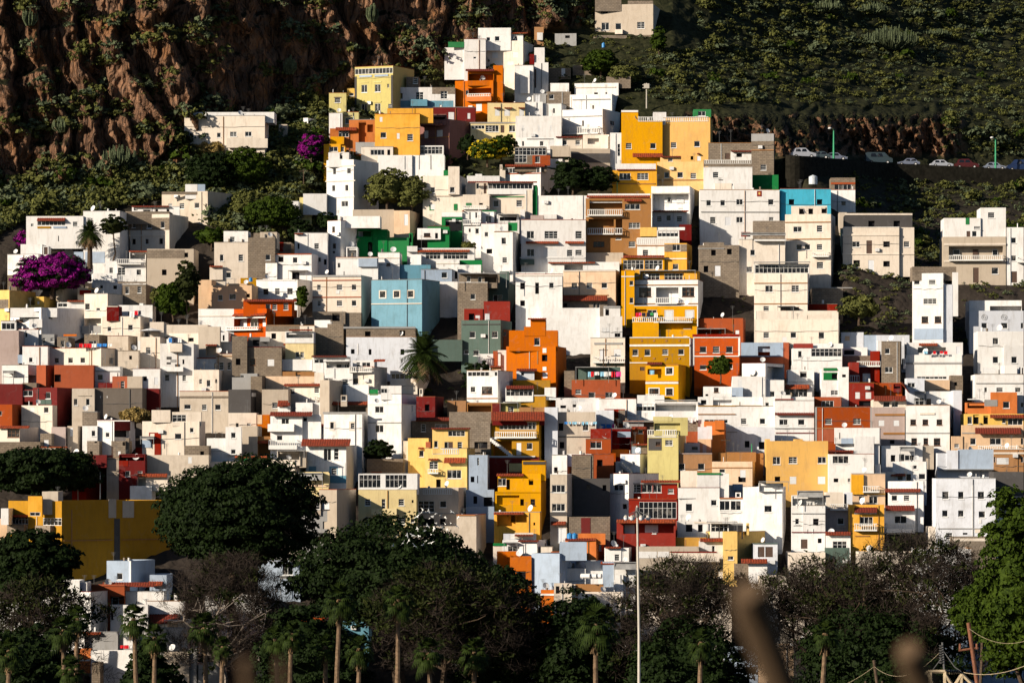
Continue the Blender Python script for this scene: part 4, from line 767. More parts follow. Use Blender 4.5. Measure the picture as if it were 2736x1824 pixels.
144,204,58,76,0,N|V:154,55,12,20,N V:166,54,38,21,b O:144,77,59,8 A:144,75,59,2|bluish grey stepped roof block above the big bluish white house
207,218,125,145,0,W||low white garden wall beside the right edge tree
136,142,137,149,0,C||cream gate wall below the green lamp in the alley
@0 1430 2.5
23,36,50,62,8,W|k:23,50,20,1,T|small white roof hut left of the white cube house at the bottom left
43,63,57,90,0,W||shaded white wall behind the thin branched tree at the bottom left
63,97,60,105,20,W|V:63,48,22,13,W U:84,50,9,12,W w:98,77,3,7|white cube house with a lilac grey side at the bottom left behind the palms
93,133,54,80,0,T|k:93,52,40,2,T O:118,65,15,10 w:119,66,7,9|house under a rust coloured sloping roof at the bottom left
114,139,27,52,21,b|w:125,40,6,7 k:138,27,2,24,W|bluish grey house with lilac side in front of the vast ochre side wall
160,178,42,62,0,b|T:159,49,15,4|bluish wall with a small orange tiled roof at the bottom left
133,175,60,76,0,W|T:110,50,55,4 k:133,72,10,8,W|white house with a solar panel and domed outline at the bottom left
118,158,74,94,0,W|d:118,80,3,10|shaded white wall below the rust coloured sloping roof
157,196,70,86,0,W|V:186,62,3,9,W T:157,84,36,9|bright white wall house with a small pointed chimney at the bottom left
179,206,90,102,0,C|k:179,91,11,9,P A:176,90,22,1|beige trellis walled terrace at the bottom left
90,126,103,124,0,G|O:90,106,17,16 T:89,103,19,2|grey roofed yard under a thin red edged canopy at the bottom left
109,143,106,122,0,G|k:132,106,11,12,W|sloping grey roof terrace hung with washing at the bottom left
97,145,123,135,0,W|V:79,121,18,20,O s:80,132,16,2|long white wall beside an orange wall at the bottom left
98,107,136,152,0,K||short block pillar below the long white wall at the bottom left
175,202,124,155,0,I|V:202,121,8,34,G|large grey beige cube house low at the bottom left behind the palms
160,200,99,120,0,G||shadowed grey wall behind the palms at the bottom left
0,30,70,100,0,W||white wall glimpsed through the branches at the left bottom corner
30,47,88,102,0,W||shaded white wall glimpsed below the thin branched tree
0,60,120,160,0,W||white wall spots low behind the trees at the left bottom corner
@535 1430 2.5
95,145,0,16,0,I|A:98,4,33,2 d:101,6,4,8 w:132,7,6,4|grey lower storey with a blue awning above the dark gap between the trees
62,107,28,44,0,b|w:88,31,11,11 k:75,23,14,3,W k:90,22,18,3,W A:86,43,18,3|low bluish house with a white gate in the dark gap between the trees
152,180,82,112,0,B|k:152,82,28,6,B O:152,80,22,3 d:168,94,7,4|blue house in deep shade with a solar heater between the palms
5,66,65,82,0,W||white wall seen through the bare grey branches
-2,22,138,158,0,G||grey house block in shade behind the palms in the bottom middle left
60,140,120,160,0,C||pale house wall glimpsed low behind the palm trunks
133,144,90,98,0,D|k:133,90,10,3,P|small maroon hut with a sunlit peach roof edge between the palms
100,130,90,128,0,T||terracotta wall glimpsed behind the palms in the bottom middle left
@1070 1430 2.5
99,113,10,18,0,C|k:99,8,14,3,g|tiny cream hut with a green roof beside the dark tree
109,127,5,18,0,W|d:115,11,10,6 G:115,11,10,6 A:110,7,15,1|white hut with blue doors behind the orange terraces
110,145,-2,6,0,N|V:122,-3,20,6,C T:122,-1,20,1 s:117,-1,5,5|pale bluish roof room with white shutters in the lower middle
127,146,6,21,12,W|T:126,5,22,1|bright white cube house with a thin red roof edge in the lower middle
103,130,17,28,0,O|V:113,17,16,6,O|low orange terrace wall beside the dark tree
117,140,23,56,0,O|d:124,38,10,10|orange house front with a tree shadow across it in the lower middle
140,170,19,62,30,b|V:170,7,29,14,b|long bluish grey side wall behind the white house with roof heaters
150,162,12,22,0,C|k:161,17,9,3,O|small beige cube with a tilted shadow in the lower middle
170,183,7,17,0,W||small bright white cube below the bright orange shed
176,209,4,27,11,O|T:176,3,33,2 V:190,-2,29,6,O w:212,7,3,9|bright orange shed house with two blue tanks on its roof
167,187,27,36,0,W|A:168,27,36,1|shaded roof terrace under a thin sail awning
164,198,35,52,0,W|V:198,27,18,26,W w:184,40,1,1|white house carrying three round water heaters on its flank
164,180,51,73,0,C|b:166,54,4,8 k:180,51,3,20,C|cream house end with a small brown shutter below the white house with heaters
183,217,52,66,0,n|k:182,52,5,14,C k:183,65,40,1,W|brown brick walled terrace below the round water heaters
216,229,28,57,0,b||bluish shaded wall right of the round water heaters
216,229,55,62,0,W|V:228,42,10,18,W|low white walls beside the lamp mast
150,165,58,66,0,O|k:148,62,17,2,W|little orange gable with a white edge beside the dark tree
219,236,13,28,0,W|w:229,20,5,7 T:219,12,17,1|white cube house with a green window left of the lamp mast
95,115,136,158,0,W|w:104,148,5,8|white house corner with a curved lamp at the bottom middle
30,62,80,112,0,C||pale wall glimpsed through the dark trees at the bottom middle
100,145,84,132,0,C||cream house wall glimpsed through the pine branches at the bottom middle
190,236,62,110,0,C|w:219,72,5,6|cream house behind the bare grey tree and the tallest front palm
@1605 1430 2.5
4,30,13,28,8,W|w:14,20,6,7|white house with one green window and a dark shaded end beside the lamp mast
2,14,29,55,0,N|T:0,28,28,2|bluish white wall under a maroon tiled roof beside the lamp mast
14,37,30,58,0,W|A:14,28,24,8 k:15,43,11,13,W|white house with a slanting grey green canopy behind the lamp mast
38,105,12,26,0,I|k:40,17,20,7,W k:61,17,12,6,W k:74,17,50,1,R V:72,18,55,10,C|row of low garden walls and planters below the red house
105,131,6,20,0,W|T:106,3,25,3 s:111,11,8,8 w:119,11,3,8|white shed with a red tiled roof and louvred shutters against the yellow house
131,146,-4,28,0,Y|w:136,22,6,4|lower corner of the yellow house above the bare topped tree
163,189,9,24,0,N|e:168,12,7,11 e:176,12,8,11 k:163,8,26,1,S|small light blue house with two dark doors at the foot of the stairs
158,178,29,42,0,W|T:150,25,28,4 V:143,30,16,12,K|low white house with an orange tiled roof between the two bare topped trees
204,240,-2,14,0,W|e:214,4,7,10 d:232,3,4,5|white ground floor with a green fence at the foot of the striped awning house
200,240,18,23,0,C||pale sunlit kerb wall above the right tree
40,140,58,120,0,C|w:110,67,9,10 d:70,80,6,8|cream house wall behind the central bare topped tree
170,235,44,100,0,C|d:190,60,8,8|cream house wall behind the right bare topped tree
14,58,123,160,0,n|d:20,135,8,6 d:44,134,7,8 k:14,123,44,1,K|dark brown house in shade at the bottom behind the lamp mast
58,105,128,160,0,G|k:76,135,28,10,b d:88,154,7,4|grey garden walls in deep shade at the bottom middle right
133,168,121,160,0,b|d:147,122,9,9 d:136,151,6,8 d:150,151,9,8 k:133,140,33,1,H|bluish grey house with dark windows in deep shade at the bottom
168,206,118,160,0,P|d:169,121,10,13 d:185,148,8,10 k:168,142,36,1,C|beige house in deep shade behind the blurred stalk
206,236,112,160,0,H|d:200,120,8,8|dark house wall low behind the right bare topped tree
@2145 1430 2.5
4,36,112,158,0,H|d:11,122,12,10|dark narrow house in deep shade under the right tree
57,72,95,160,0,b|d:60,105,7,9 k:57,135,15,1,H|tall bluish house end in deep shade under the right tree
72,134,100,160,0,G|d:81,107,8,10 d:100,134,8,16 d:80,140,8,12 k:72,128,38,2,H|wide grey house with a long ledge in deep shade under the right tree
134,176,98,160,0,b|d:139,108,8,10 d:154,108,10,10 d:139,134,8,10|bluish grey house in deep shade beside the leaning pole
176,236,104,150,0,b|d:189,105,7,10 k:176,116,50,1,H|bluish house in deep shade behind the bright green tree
24,50,13,20,0,S||short dark green garden fence under the little white lower house
60,120,18,60,0,C|w:80,25,6,6 d:98,36,5,5|cream house wall behind the twiggy crown of the right tree
120,180,14,80,0,W|d:140,30,6,6 d:160,45,6,6|white house wall behind the twiggy right tree beside the green tree
158,206,1,12,0,K|k:160,3,45,3,C|rough cream base wall below the big bluish white house
"""

# ------------------------------------------------------------------ houses
class Frame:
    """vertical facade plane: origin (x, y), direction d left to right, outward normal n"""
    def __init__(s, O, d):
        s.O = O; L = math.hypot(*d); s.d = (d[0]/L, d[1]/L); s.n = (s.d[1], -s.d[0])
    def p(s, t, h): return (s.O[0]+s.d[0]*t+s.n[0]*h, s.O[1]+s.d[1]*t+s.n[1]*h)
    def P(s, t, h, z): return (*s.p(t, h), z)
    def t(s, u):   # where the sight line of column u meets the plane
        k = (u-UC)/F; return (k*s.Y0 - s.X0)/(s.d[0]-k*s.d[1])
    def z(s, v): return (VH-v)*s.Yz/F

def wall_with_holes(mb, fr, t0, t1, z0, z1, holes, m=0):
    """holes: (ta, tb, za, zb, depth, backmat)"""
    ts = sorted({t0, t1, *[min(max(h[i], t0), t1) for h in holes for i in (0, 1)]})
    zs = sorted({z0, z1, *[min(max(h[i], z0), z1) for h in holes for i in (2, 3)]})
    for a, b in zip(ts, ts[1:]):
        for c, d in zip(zs, zs[1:]):
            if b-a < 1e-4 or d-c < 1e-4: continue
            tm, zm = (a+b)/2, (c+d)/2
            if any(h[0] < tm < h[1] and h[2] < zm < h[3] for h in holes): continue
            mb.quad(fr.P(a, 0, c), fr.P(b, 0, c), fr.P(b, 0, d), fr.P(a, 0, d), m)
    for ta, tb, za, zb, dep, bm in holes:
        ta, tb, za, zb = max(ta, t0), min(tb, t1), max(za, z0), min(zb, z1)
        if tb-ta < .02 or zb-za < .02: continue
        q = fr.P
        mb.quad(q(ta, 0, za), q(tb, 0, za), q(tb, -dep, za), q(ta, -dep, za), m)
        mb.quad(q(ta, 0, zb), q(ta, -dep, zb), q(tb, -dep, zb), q(tb, 0, zb), m)
        mb.quad(q(ta, 0, za), q(ta, -dep, za), q(ta, -dep, zb), q(ta, 0, zb), m)
        mb.quad(q(tb, 0, za), q(tb, 0, zb), q(tb, -dep, zb), q(tb, -dep, za), m)
        mb.quad(q(ta, -dep, za), q(tb, -dep, za), q(tb, -dep, zb), q(ta, -dep, zb), m if bm is None else bm)

DEP = dict(w=.16, d=.5, b=.14, s=.05, D=.08, e=.12, O=1.5, G=.12)
class Vol:
    """one block of a building"""
    def __init__(s, x0, x1, yt, yb, side, col, Y, D, down=0.7):
        s.x0, s.x1, s.yt, s.yb, s.side, s.col = x0, x1, yt, yb, side, col
        X1 = (x1-UC)*Y/F
        Wm = (x1-x0)*Y/F; sm = max(side, 0)*Y/F
        if side > 0:
            ths = min(max(math.asin(min(sm/8.5, .78)), R(7)), R(46)); D = sm/sin(ths)
            phi = min(ths, math.atan(5.0/max(Wm, .5)), R(34))
        else:
            ths = R(1.5); phi = R(random.uniform(-2, 5)) if Wm < 14 else R(random.uniform(0, 1.5))
        kr = (x0-UC)/F
        L = (X1 - kr*Y)/(cos(phi)+kr*sin(phi)*1.0)   # length of the front so that it starts at column x0
        P1 = (X1, Y); P0 = (X1-L*cos(phi), Y+L*sin(phi))
        L = (X1 - kr*P0[1])/cos(phi); P0 = (X1-L*cos(phi), Y+L*sin(phi))
        s.W = L; s.D = D; s.phi = phi
        sd = (sin(ths), cos(ths)); s.sd = sd
        s.P = [P0, P1, (P1[0]+sd[0]*D, P1[1]+sd[1]*D), (P0[0]+sd[0]*D, P0[1]+sd[1]*D)]
        s.fr = Frame(P0, (cos(phi), -sin(phi))); s.fr.Yz = Y+L*sin(phi)/2
        s.fs = Frame(P1, sd); s.fs.Yz = Y + (D*cos(ths))/2
        s.Y = Y
        s.zt = s.fr.z(yt); s.z0 = s.fr.z(yb)-down
        s.holes = []; s.sholes = []
    def local(s, base):
        bx, by, bz = base
        for fr in (s.fr, s.fs):
            fr.X0, fr.Y0 = fr.O            # world origin for column look-ups
            fr.O = (fr.O[0]-bx, fr.O[1]-by); fr.bz = bz
        s.P = [(a-bx, b-by) for a, b in s.P]; s.zt -= bz; s.z0 -= bz
    def has(s, x, y): return s.x0-1 <= x <= s.x1+1 and s.yt-1.5 <= y <= s.yb+1.5
    def hasside(s, x, y): return s.side > 0 and s.x1 < x <= s.x1+s.side+1 and s.yt-2 <= y <= s.yb+1
def zof(fr, v): return (VH-v)*fr.Yz/F - fr.bz

def vol_mesh(vol, roofs):
    mb = MB(); P = vol.P; z0, zt = vol.z0, vol.zt
    h = zt-z0; par = min(.45, h*.3); th = .18
    wall_with_holes(mb, vol.fr, 0, vol.W, z0, zt, vol.holes)
    wall_with_holes(mb, vol.fs, 0, vol.D, z0, zt, vol.sholes)
    for a, b in ((P[2], P[3]), (P[3], P[0])):
        mb.quad((*a, z0), (*b, z0), (*b, zt), (*a, zt))
    # parapet ring: flat top and inner faces
    c = (sum(p[0] for p in P)/4, sum(p[1] for p in P)/4)
    I = []
    for p in P:
        d = Vector((c[0]-p[0], c[1]-p[1])); L = d.length; k = min(th*1.5, L*.3)/max(L, .01); I.append((p[0]+d.x*k, p[1]+d.y*k))
    for i in range(4):
        j = (i+1) % 4
        mb.quad((*P[i], zt), (*P[j], zt), (*I[j], zt), (*I[i], zt))
        mb.quad((*I[i], zt), (*I[j], zt), (*I[j], zt-par), (*I[i], zt-par))
    roofs.v += [(*q, zt-par) for q in I]; n = len(roofs.v); roofs.f.append((n-4, n-3, n-2, n-1)); roofs.m.append(0)
    return mb

def window_mesh(fr, ta, tb, za, zb, dep, kind, pane_mb, mb, px):
    """frame bars in the opening, pane behind"""
    w_ = tb-ta; h_ = zb-za; fw = min(.055, w_*.09)
    h0, h1 = -dep+.02, -dep+.09
    if kind == 's':
        mb.fbox(fr, ta, tb, -dep+.005, -dep+.03, za, zb, 0)
        n = max(2, int(h_/.22))
        for i in range(n): mb.fbox(fr, ta+fw, tb-fw, -dep+.03, -dep+.05, za+(i+.2)*h_/n, za+(i+.75)*h_/n, 0)
        return
    mb.fbox(fr, ta, ta+fw, h0, h1, za, zb); mb.fbox(fr, tb-fw, tb, h0, h1, za, zb)
    mb.fbox(fr, ta+fw, tb-fw, h0, h1, zb-fw, zb); mb.fbox(fr, ta+fw, tb-fw, h0, h1, za, za+fw)
    if kind in 'wb' and w_ > .5: mb.fbox(fr, ta-.06, tb+.06, -.01, .07, za-.09, za-.005)
    nb = max(1, round(w_/.7))
    if kind == 'G': nb = max(2, round(w_/.62))
    for i in range(1, nb):
        t = ta+w_*i/nb; mb.fbox(fr, t-fw*.45, t+fw*.45, h0, h1-.01, za+fw, zb-fw)
    if kind == 'b' or (kind == 'G' and h_ > 1.0):
        z = za+h_*(.5 if kind == 'b' else .62); mb.fbox(fr, ta+fw, tb-fw, h0, h1-.02, z-fw*.35, z+fw*.35)
    if kind == 'w' and (px % 3 == 0):
        for k_ in (1, 2): z = za+h_*k_/3; mb.fbox(fr, ta+fw, tb-fw, h0, h1-.02, z-.02, z+.02)
    pane_mb.quad(fr.P(ta, -dep+.03, za), fr.P(tb, -dep+.03, za), fr.P(tb, -dep+.03, zb), fr.P(ta, -dep+.03, zb), 1)

def category(label):
    L = label.split(' with ')[0]; L = L.split(' below ')[0].split(' beside ')[0].split(' behind ')[0].split(' above ')[0].split(' under ')[0].split(' left of')[0].split(' right of')[0].split(' in front')[0].split(' between')[0].split(' at the')[0].split(' against')[0]
    ws = L.split()
    if 'house' in ws or 'houses' in ws: return 'house', 'house'
    for k, n, c in (('hut', 'roof_hut', 'hut'), ('shed', 'garden_shed', 'shed'), ('kiosk', 'roof_hut', 'hut'), ('parapet', 'parapet_wall', 'wall'), ('hedge', 'hedge_screen', 'screen'),
                    ('screen', 'leafy_screen', 'screen'), ('terrace', 'roof_terrace', 'terrace'), ('fence', 'garden_fence', 'fence'), ('room', 'roof_room', 'roof room'), ('rooms', 'roof_room', 'roof room'),
                    ('building', 'house', 'house'), ('tower', 'tower_house', 'house'), ('wall', 'masonry_wall', 'wall'), ('walls', 'masonry_wall', 'wall')):
        if k in ws: return n, c
    return 'house', 'house'

rows = []
ox = oy = 0; sc = 1
for ln in DATA.strip().split('\n'):
    if not ln: continue
    if ln[0] == '@':
        a, b, c = ln[1:].split(); ox, oy, sc = float(a)/2.5, float(b)/2.5, float(c)/2.5; continue
    geo, feats, label = ln.split('|')
    x0, x1, yt, yb, side, col = geo.split(',')
    X = lambda q: ox+float(q)*sc
    Yv = lambda q: oy+float(q)*sc
    r = dict(x0=X(x0), x1=X(x1), yt=Yv(yt), yb=Yv(yb), side=float(side)*sc, col=col, label=label, feats=[])
    for ft in feats.split():
        k, a = ft.split(':'); p = a.split(',')
        c = p[4] if len(p) > 4 else None
        r['feats'].append((k, X(p[0]), Yv(p[1]), float(p[2])*sc, float(p[3])*sc, c))
    r['Y'] = float(Yt(min(max((r['x0']+r['x1'])/2, -20), 1110), r['yb']))
    if 'long low cream house with five' in label: r['Y'] -= 6; r['down'] = 5
    rows.append(r)
# how deep each block can be before it would run into the next one up the hill
rows.sort(key=lambda r: r['Y'])
for i, r in enumerate(rows):
    D = 7.5; zt = (VH-r['yt'])*r['Y']/F
    for q in rows[i+1:]:
        if q['Y']-r['Y'] > 8.5: break
        if q['x0'] > r['x1']-.5 or q['x1'] < r['x0']+.5: continue
        if (VH-q['yb'])*q['Y']/F-.7 < zt-.3: D = min(D, q['Y']-r['Y']-.15)
    r['D'] = max(D, 1.2)

def build_house(r, idx):
    Y = r['Y']; name, cat = category(r['label'])
    main = Vol(r['x0'], r['x1'], r['yt'], r['yb'], r['side'], r['col'], Y, r['D'], r.get('down') or (3.6 if vmask((r['x0']+r['x1'])/2, r['yb']) > .5 else .8))
    vols = [main]; feats = []
    for f in r['feats']:
        k, x, y, w_, h_, c = f
        if k in 'UV':
            inside = (main.x0 < x+w_/2 < main.x1) and (main.yt < y+h_/2)
            if k == 'U': v = Vol(x, x+w_, y, y+h_+3, 0, c or r['col'], Y+.9, max(1.0, min(r['D']-1.2, 5)))
            elif inside: v = Vol(x, x+w_, y, y+h_, 0, c or r['col'], Y-.45, .6+.2, .0)
            else: v = Vol(x, x+w_, y, y+h_, 0, c or r['col'], Y+.35+.01*len(vols), max(1.0, r['D']-.5))
            v.side = 0
            vols.insert(0, v)
        else: feats.append(f)
    base = (main.P[1][0], main.P[1][1], main.z0)
    root = empty(name, base, r['label'], cat, None); root['kind'] = 'thing'
    for v in vols: v.local(base)
    opens = [f for f in feats if f[0] == 'O']
    jobs = []
    for f in feats:
        k, x, y, w_, h_, c = f
        if k not in 'wdbsDeOG': jobs.append((f, None, None, 0)); continue
        cx, cy = x+w_/2, y+h_/2
        host = None
        inO = [o for o in opens if f is not o and k != 'O' and o[1] <= cx <= o[1]+o[3] and o[2] <= cy <= o[2]+o[4]]
        for v in vols:
            if v.has(cx, cy): host = (v, v.fr, v.W, v.holes); break
            if v.hasside(cx, cy): host = (v, v.fs, v.D, v.sholes); break
        if host is None:
            v = Vol(x-.8, x+w_+.8, y-1, y+h_+1, 0, r['col'] if k != 'G' else 'W', Y+.15, min(3, r['D'])); v.local(base); vols.append(v)
            host = (v, v.fr, v.W, v.holes)
        v, fr, Wd, hl = host
        ta, tb = max(fr.t(x), .03), min(fr.t(x+w_), Wd-.03); za, zb = zof(fr, y+h_), zof(fr, y)
        za, zb = max(za, v.z0+.02), min(zb, v.zt-.04)
        if tb-ta < .12 or zb-za < .12: continue
        if inO:
            jobs.append((f, fr, (ta, tb, za, zb), inO[0]))
        else:
            dep = DEP[k]
            if k == 'O': dep = min(1.6, max(.5, v.D-.5), .25+1.0*(tb-ta))
            if k == 'd': dep = min(.45, v.D*.5)
            hl.append((ta, tb, za, zb, dep, {'d': 1, 'w': 1, 'b': 1, 'G': 1}.get(k)))
            jobs.append((f, fr, (ta, tb, za, zb), dep))
            f_dep = dep
            for o in ([f] if k == 'O' else []): odep[id(o)] = dep
    # walls, one part per colour
    roofs = MB(); bycol = {}
    for v in vols:
        mb = vol_mesh(v, roofs)
        bycol.setdefault(v.col, MB()); t = bycol[v.col]; n = len(t.v)
        t.v += mb.v; t.f += [tuple(i+n for i in q) for q in mb.f]; t.m += mb.m
    for c, mb in bycol.items(): mb.build('wall', [M[c], DARK], root)
    roofs.build('roof', SLAB, root)
    lay = 0
    for f, fr, rect, dep in jobs:
        k, x, y, w_, h_, c = f
        if k in 'wbsDeG' and rect:
            ta, tb, za, zb = rect; mb = MB(); pm = MB()
            if isinstance(dep, tuple):     # on the back wall of a recess
                dep = odep.get(id(dep), 1.0)-.06
            if k in 'De':
                mb.fbox(fr, ta, tb, -dep+.01, -dep+.05, za, zb); mb.build('door', DOORW if k == 'D' else DOORB, root)
                if k == 'D' and c: root.children[-1].data.materials[0] = M[c]
                continue
            window_mesh(fr, ta, tb, za, zb, dep, k, pm, mb, int(x))
            if k == 's': mb.build('shutter', SHUT, root); continue
            fm = BROWN if k == 'b' else FRAME
            nm = 'glazed_gallery' if k == 'G' else 'window'
            if w_*h_ > 52:
                o = mb.build(nm, fm, root); pm.m = [0]*len(pm.f); pm.build('pane', GLASS, o)
            else:
                n = len(mb.v); mb.v += pm.v; mb.f += [tuple(i+n for i in q) for q in pm.f]; mb.m += pm.m; mb.build(nm, [fm, GLASS], root)
            continue
        if k in 'dO': continue
        # surface features: pick the facade they sit on
        cx, cy = x+w_/2, y+h_/2; host = None
        for v in vols:
            if v.has(cx, cy): host = (v, v.fr); break
            if v.hasside(cx, cy): host = (v, v.fs); break
        if host is None: host = (main, main.fr)
        v, fr = host; ta, tb = fr.t(x), fr.t(x+w_); za, zb = zof(fr, y+h_), zof(fr, y)
        if tb-ta < .05 or zb-za < .02: continue
        above = y < v.yt-1
        if k == 'k':
            lay += 1; mb = MB(); hh = .03+.006*lay + (.07 if h_ < 3.5 and w_ > 12 else 0)
            inn = [j[2] for j in jobs if j[2] and j[1] is fr and j[2][0] < tb and j[2][1] > ta and j[2][2] < zb and j[2][3] > za]
            ts_ = sorted({ta, tb, *[min(max(q, ta), tb) for j in inn for q in j[:2]]}); zs_ = sorted({za, zb, *[min(max(q, za), zb) for j in inn for q in j[2:]]})
            for a_, b_ in zip(ts_, ts_[1:]):
                for c_, d_ in zip(zs_, zs_[1:]):
                    if b_-a_ < .01 or d_-c_ < .01 or any(j[0] < (a_+b_)/2 < j[1] and j[2] < (c_+d_)/2 < j[3] for j in inn): continue
                    mb.fbox(fr, a_, b_, .002, hh, c_, d_)
            if not mb.v: continue
            mb.build('band' if h_ < 4 else 'wall_panel', M[c or 'G'], root)
        elif k == 'B':
            mb = MB(); pr = .0 if above or y <= v.yt+1 else .75
            if pr: mb.fbox(fr, ta, tb, 0.001, pr+.08, za-.14, za)
            h1 = pr+.06; h0 = pr-.04
            zz = za; top = zb
            mb.fbox(fr, ta, tb, h0, h1, top-.09, top); mb.fbox(fr, ta, tb, h0, h1, zz, zz+.07)
            n = max(3, int((tb-ta)/.30))
            for i in range(n+1):
                t = ta+(tb-ta)*i/n; big = i % 9 == 0; q = .075 if big else .05
                mb.fbox(fr, max(ta, t-q), min(tb, t+q), h0+.01, h1-.01, zz+.07, top-.09)
            if pr:
                for t in (ta, tb-.07):
                    mb.fbox(fr, t, t+.07, 0.001, h0, top-.09, top)
            mb.build('balcony' if pr else 'balustrade', M[c] if c else RAIL, root)
        elif k == 'P':
            mb = MB(); mb.fbox(fr, ta, tb, 0.001, .85, za, za+.12); mb.fbox(fr, ta, tb, .75, .85, za+.12, zb)
            mb.fbox(fr, ta, ta+.1, .001, .75, za+.12, zb); mb.fbox(fr, tb-.1, tb, .001, .75, za+.12, zb)
            mb.build('balcony', M[c or r['col']], root)
        elif k == 'T':
            mb = MB(); dz = max(zb-za, .2); out = min(.35+dz*.7, 1.2); n = max(2, int((tb-ta)/.17))
            zt_ = zb; zl = max(za, zb-dz)
            pts = []
            for i in range(n+1):
                t = ta+(tb-ta)*i/n; up = .05 if i % 2 else 0
                pts.append((t, up))
            for (a, ua), (b, ub) in zip(pts, pts[1:]):
                mb.quad(fr.P(a, out, zl+ua), fr.P(b, out, zl+ub), fr.P(b, .01, zt_+ub), fr.P(a, .01, zt_+ua))
                mb.quad(fr.P(a, out, zl+ua-.09), fr.P(b, out, zl+ub-.09), fr.P(b, out, zl+ub), fr.P(a, out, zl+ua))
                mb.quad(fr.P(a, out, zl-.09), fr.P(a, .01, zt_-.12), fr.P(b, .01, zt_-.12), fr.P(b, out, zl-.09))
            for t in (ta, tb): mb.quad(fr.P(t, out, zl-.09), fr.P(t, out, zl), fr.P(t, .01, zt_), fr.P(t, .01, zt_-.12))
            mb.build('tiled_canopy', TILE, root)
        elif k == 'A':
            mb = MB(); out = 1.2; zl = zb-max(zb-za, .15)
            mb.hexa([fr.p(ta, out), fr.p(tb, out), fr.p(tb, 0.005), fr.p(ta, 0.005)], zb-.1, zb)
            if zb-za > .35:
                mb.quad(fr.P(ta, out, zl), fr.P(tb, out, zl), fr.P(tb, out-.25, zb-.1), fr.P(ta, out-.25, zb-.1))
            for t in (ta+.05, tb-.1): mb.fbox(fr, t, t+.06, out-.12, out-.05, max(zb-2.4, v.z0), zb-.1)
            mb.build('canopy', M[c] if c else SHEET, root)
        elif k == 'S':
            mb = MB(); n = max(5, int((zb-za)/.2)); dt = (tb-ta)/n; dz = (zb-za)/n
            for i in range(n): mb.fbox(fr, ta+i*dt, ta+(i+1)*dt+.03, .05, .95, zb-(i+1)*dz-.28, zb-i*dz)
            mb.build('outside_stair', RAIL, root)
        elif k == 'c':
            rr = w_*Y/F/2; tc, zc_ = (ta+tb)/2, (za+zb)/2; mb = MB()
            for q_ in (1, .45):
                pp = [fr.P(tc+rr*q_*cos(i*pi/10), .03, zc_+rr*q_*sin(i*pi/10)) for i in range(21)]
                for a_, b_ in zip(pp, pp[1:]): mb.tube(a_, b_, .035, .035, 4, cap=False)
            mb.build('ring_ornament', M['G'], root)
        elif k == 'o':
            rr = w_*Y/F/2; c_ = fr.P((ta+tb)/2, .5, zb-rr); mb = MB(); n = 12
            ax = Vector((-.75, -.6, .3)).normalized(); e1 = ax.orthogonal().normalized(); e2 = ax.cross(e1); C0 = Vector(c_)
            ring0 = [C0 - ax*.12]; 
            k0 = len(mb.v); mb.v.append(tuple(C0-ax*rr*.3))
            for i in range(n):
                q = C0+e1*rr*cos(2*pi*i/n)+e2*rr*sin(2*pi*i/n); mb.v.append(tuple(q))
            for i in range(n): mb.f.append((k0, k0+1+i, k0+1+(i+1) % n)); mb.m.append(0)
            mb.tube(C0-ax*rr*.3, (C0.x+.1, C0.y+.5, C0.z-rr*1.2), .03, .03, 5); mb.tube(C0-ax*.1, C0+ax*rr*.8, .015, .03, 4)
            mb.build('satellite_dish', METALW, root)
    # small fittings seen all over the village: aerials, dishes, copings, cables, downpipes
    rnd = random.Random(idx*13+5); wu = main.x1-main.x0
    if cat == 'house' and wu > 11:
        for _k in range(1+(wu > 24)):
            if rnd.random() < .62:
                mb = MB(); t = rnd.uniform(.12, .88)*main.W; h = rnd.uniform(.9, 2.3); b0 = main.fr.P(t, -min(1.2, main.D*.4), main.zt-.4)
                mb.tube(b0, (b0[0], b0[1], main.zt+h), .035, .025, 4)
                for j in range(4): z = main.zt+h-.12*j-.05; mb.tube((b0[0]-.35+.05*j, b0[1], z), (b0[0]+.35-.05*j, b0[1], z), .016, .016, 4)
                mb.tube((b0[0], b0[1]-.5, main.zt+h-.2), (b0[0], b0[1]+.4, main.zt+h-.2), .014, .014, 4)
                mb.build('aerial', IRON, root)
        if rnd.random() < .30:
            t = rnd.uniform(.15, .85)*main.W; rr = rnd.uniform(.35, .5); C0 = Vector(main.fr.P(t, -.5, main.zt+.55)); ax = Vector((rnd.uniform(-.9, .5), -.6, .35)).normalized(); e1 = ax.orthogonal().normalized(); e2 = ax.cross(e1); mb = MB()
            mb.v.append(tuple(C0-ax*rr*.3))
            for i in range(12): mb.v.append(tuple(C0+e1*rr*cos(pi*i/6)+e2*rr*sin(pi*i/6)))
            for i in range(12): mb.f.append((0, 1+i, 1+(i+1) % 12)); mb.m.append(0)
            mb.tube(C0-ax*rr*.3, (C0.x, C0.y+.2, main.zt-.3), .03, .03, 5); mb.tube(C0-ax*.1, C0+ax*rr*.8, .015, .03, 4); mb.build('satellite_dish', METALW, root)
        if rnd.random() < .5:
            mb = MB(); cz = .07; mb.fbox(main.fr, -.03, main.W+.03, -.22, .05, main.zt+.002, main.zt+cz); mb.fbox(main.fs, .05, main.D, -.22, .05, main.zt+.002, main.zt+cz)
            mb.build('coping', M[rnd.choice('TDnGKW')], root)
        for _k in range(rnd.randint(0, 2)):
            t = rnd.uniform(.1, .9)*main.W; b0 = main.fr.P(t, -min(.8, main.D*.4), main.zt-.45); h = rnd.uniform(.2, .7); r_ = rnd.choice((.05, .08, .17))
            mb = MB(); mb.tube(b0, (b0[0], b0[1], main.zt+h), r_, r_, 6); mb.build('chimney_pipe', rnd.choice([METALW, IRON, M['K'], M['W']]), root)
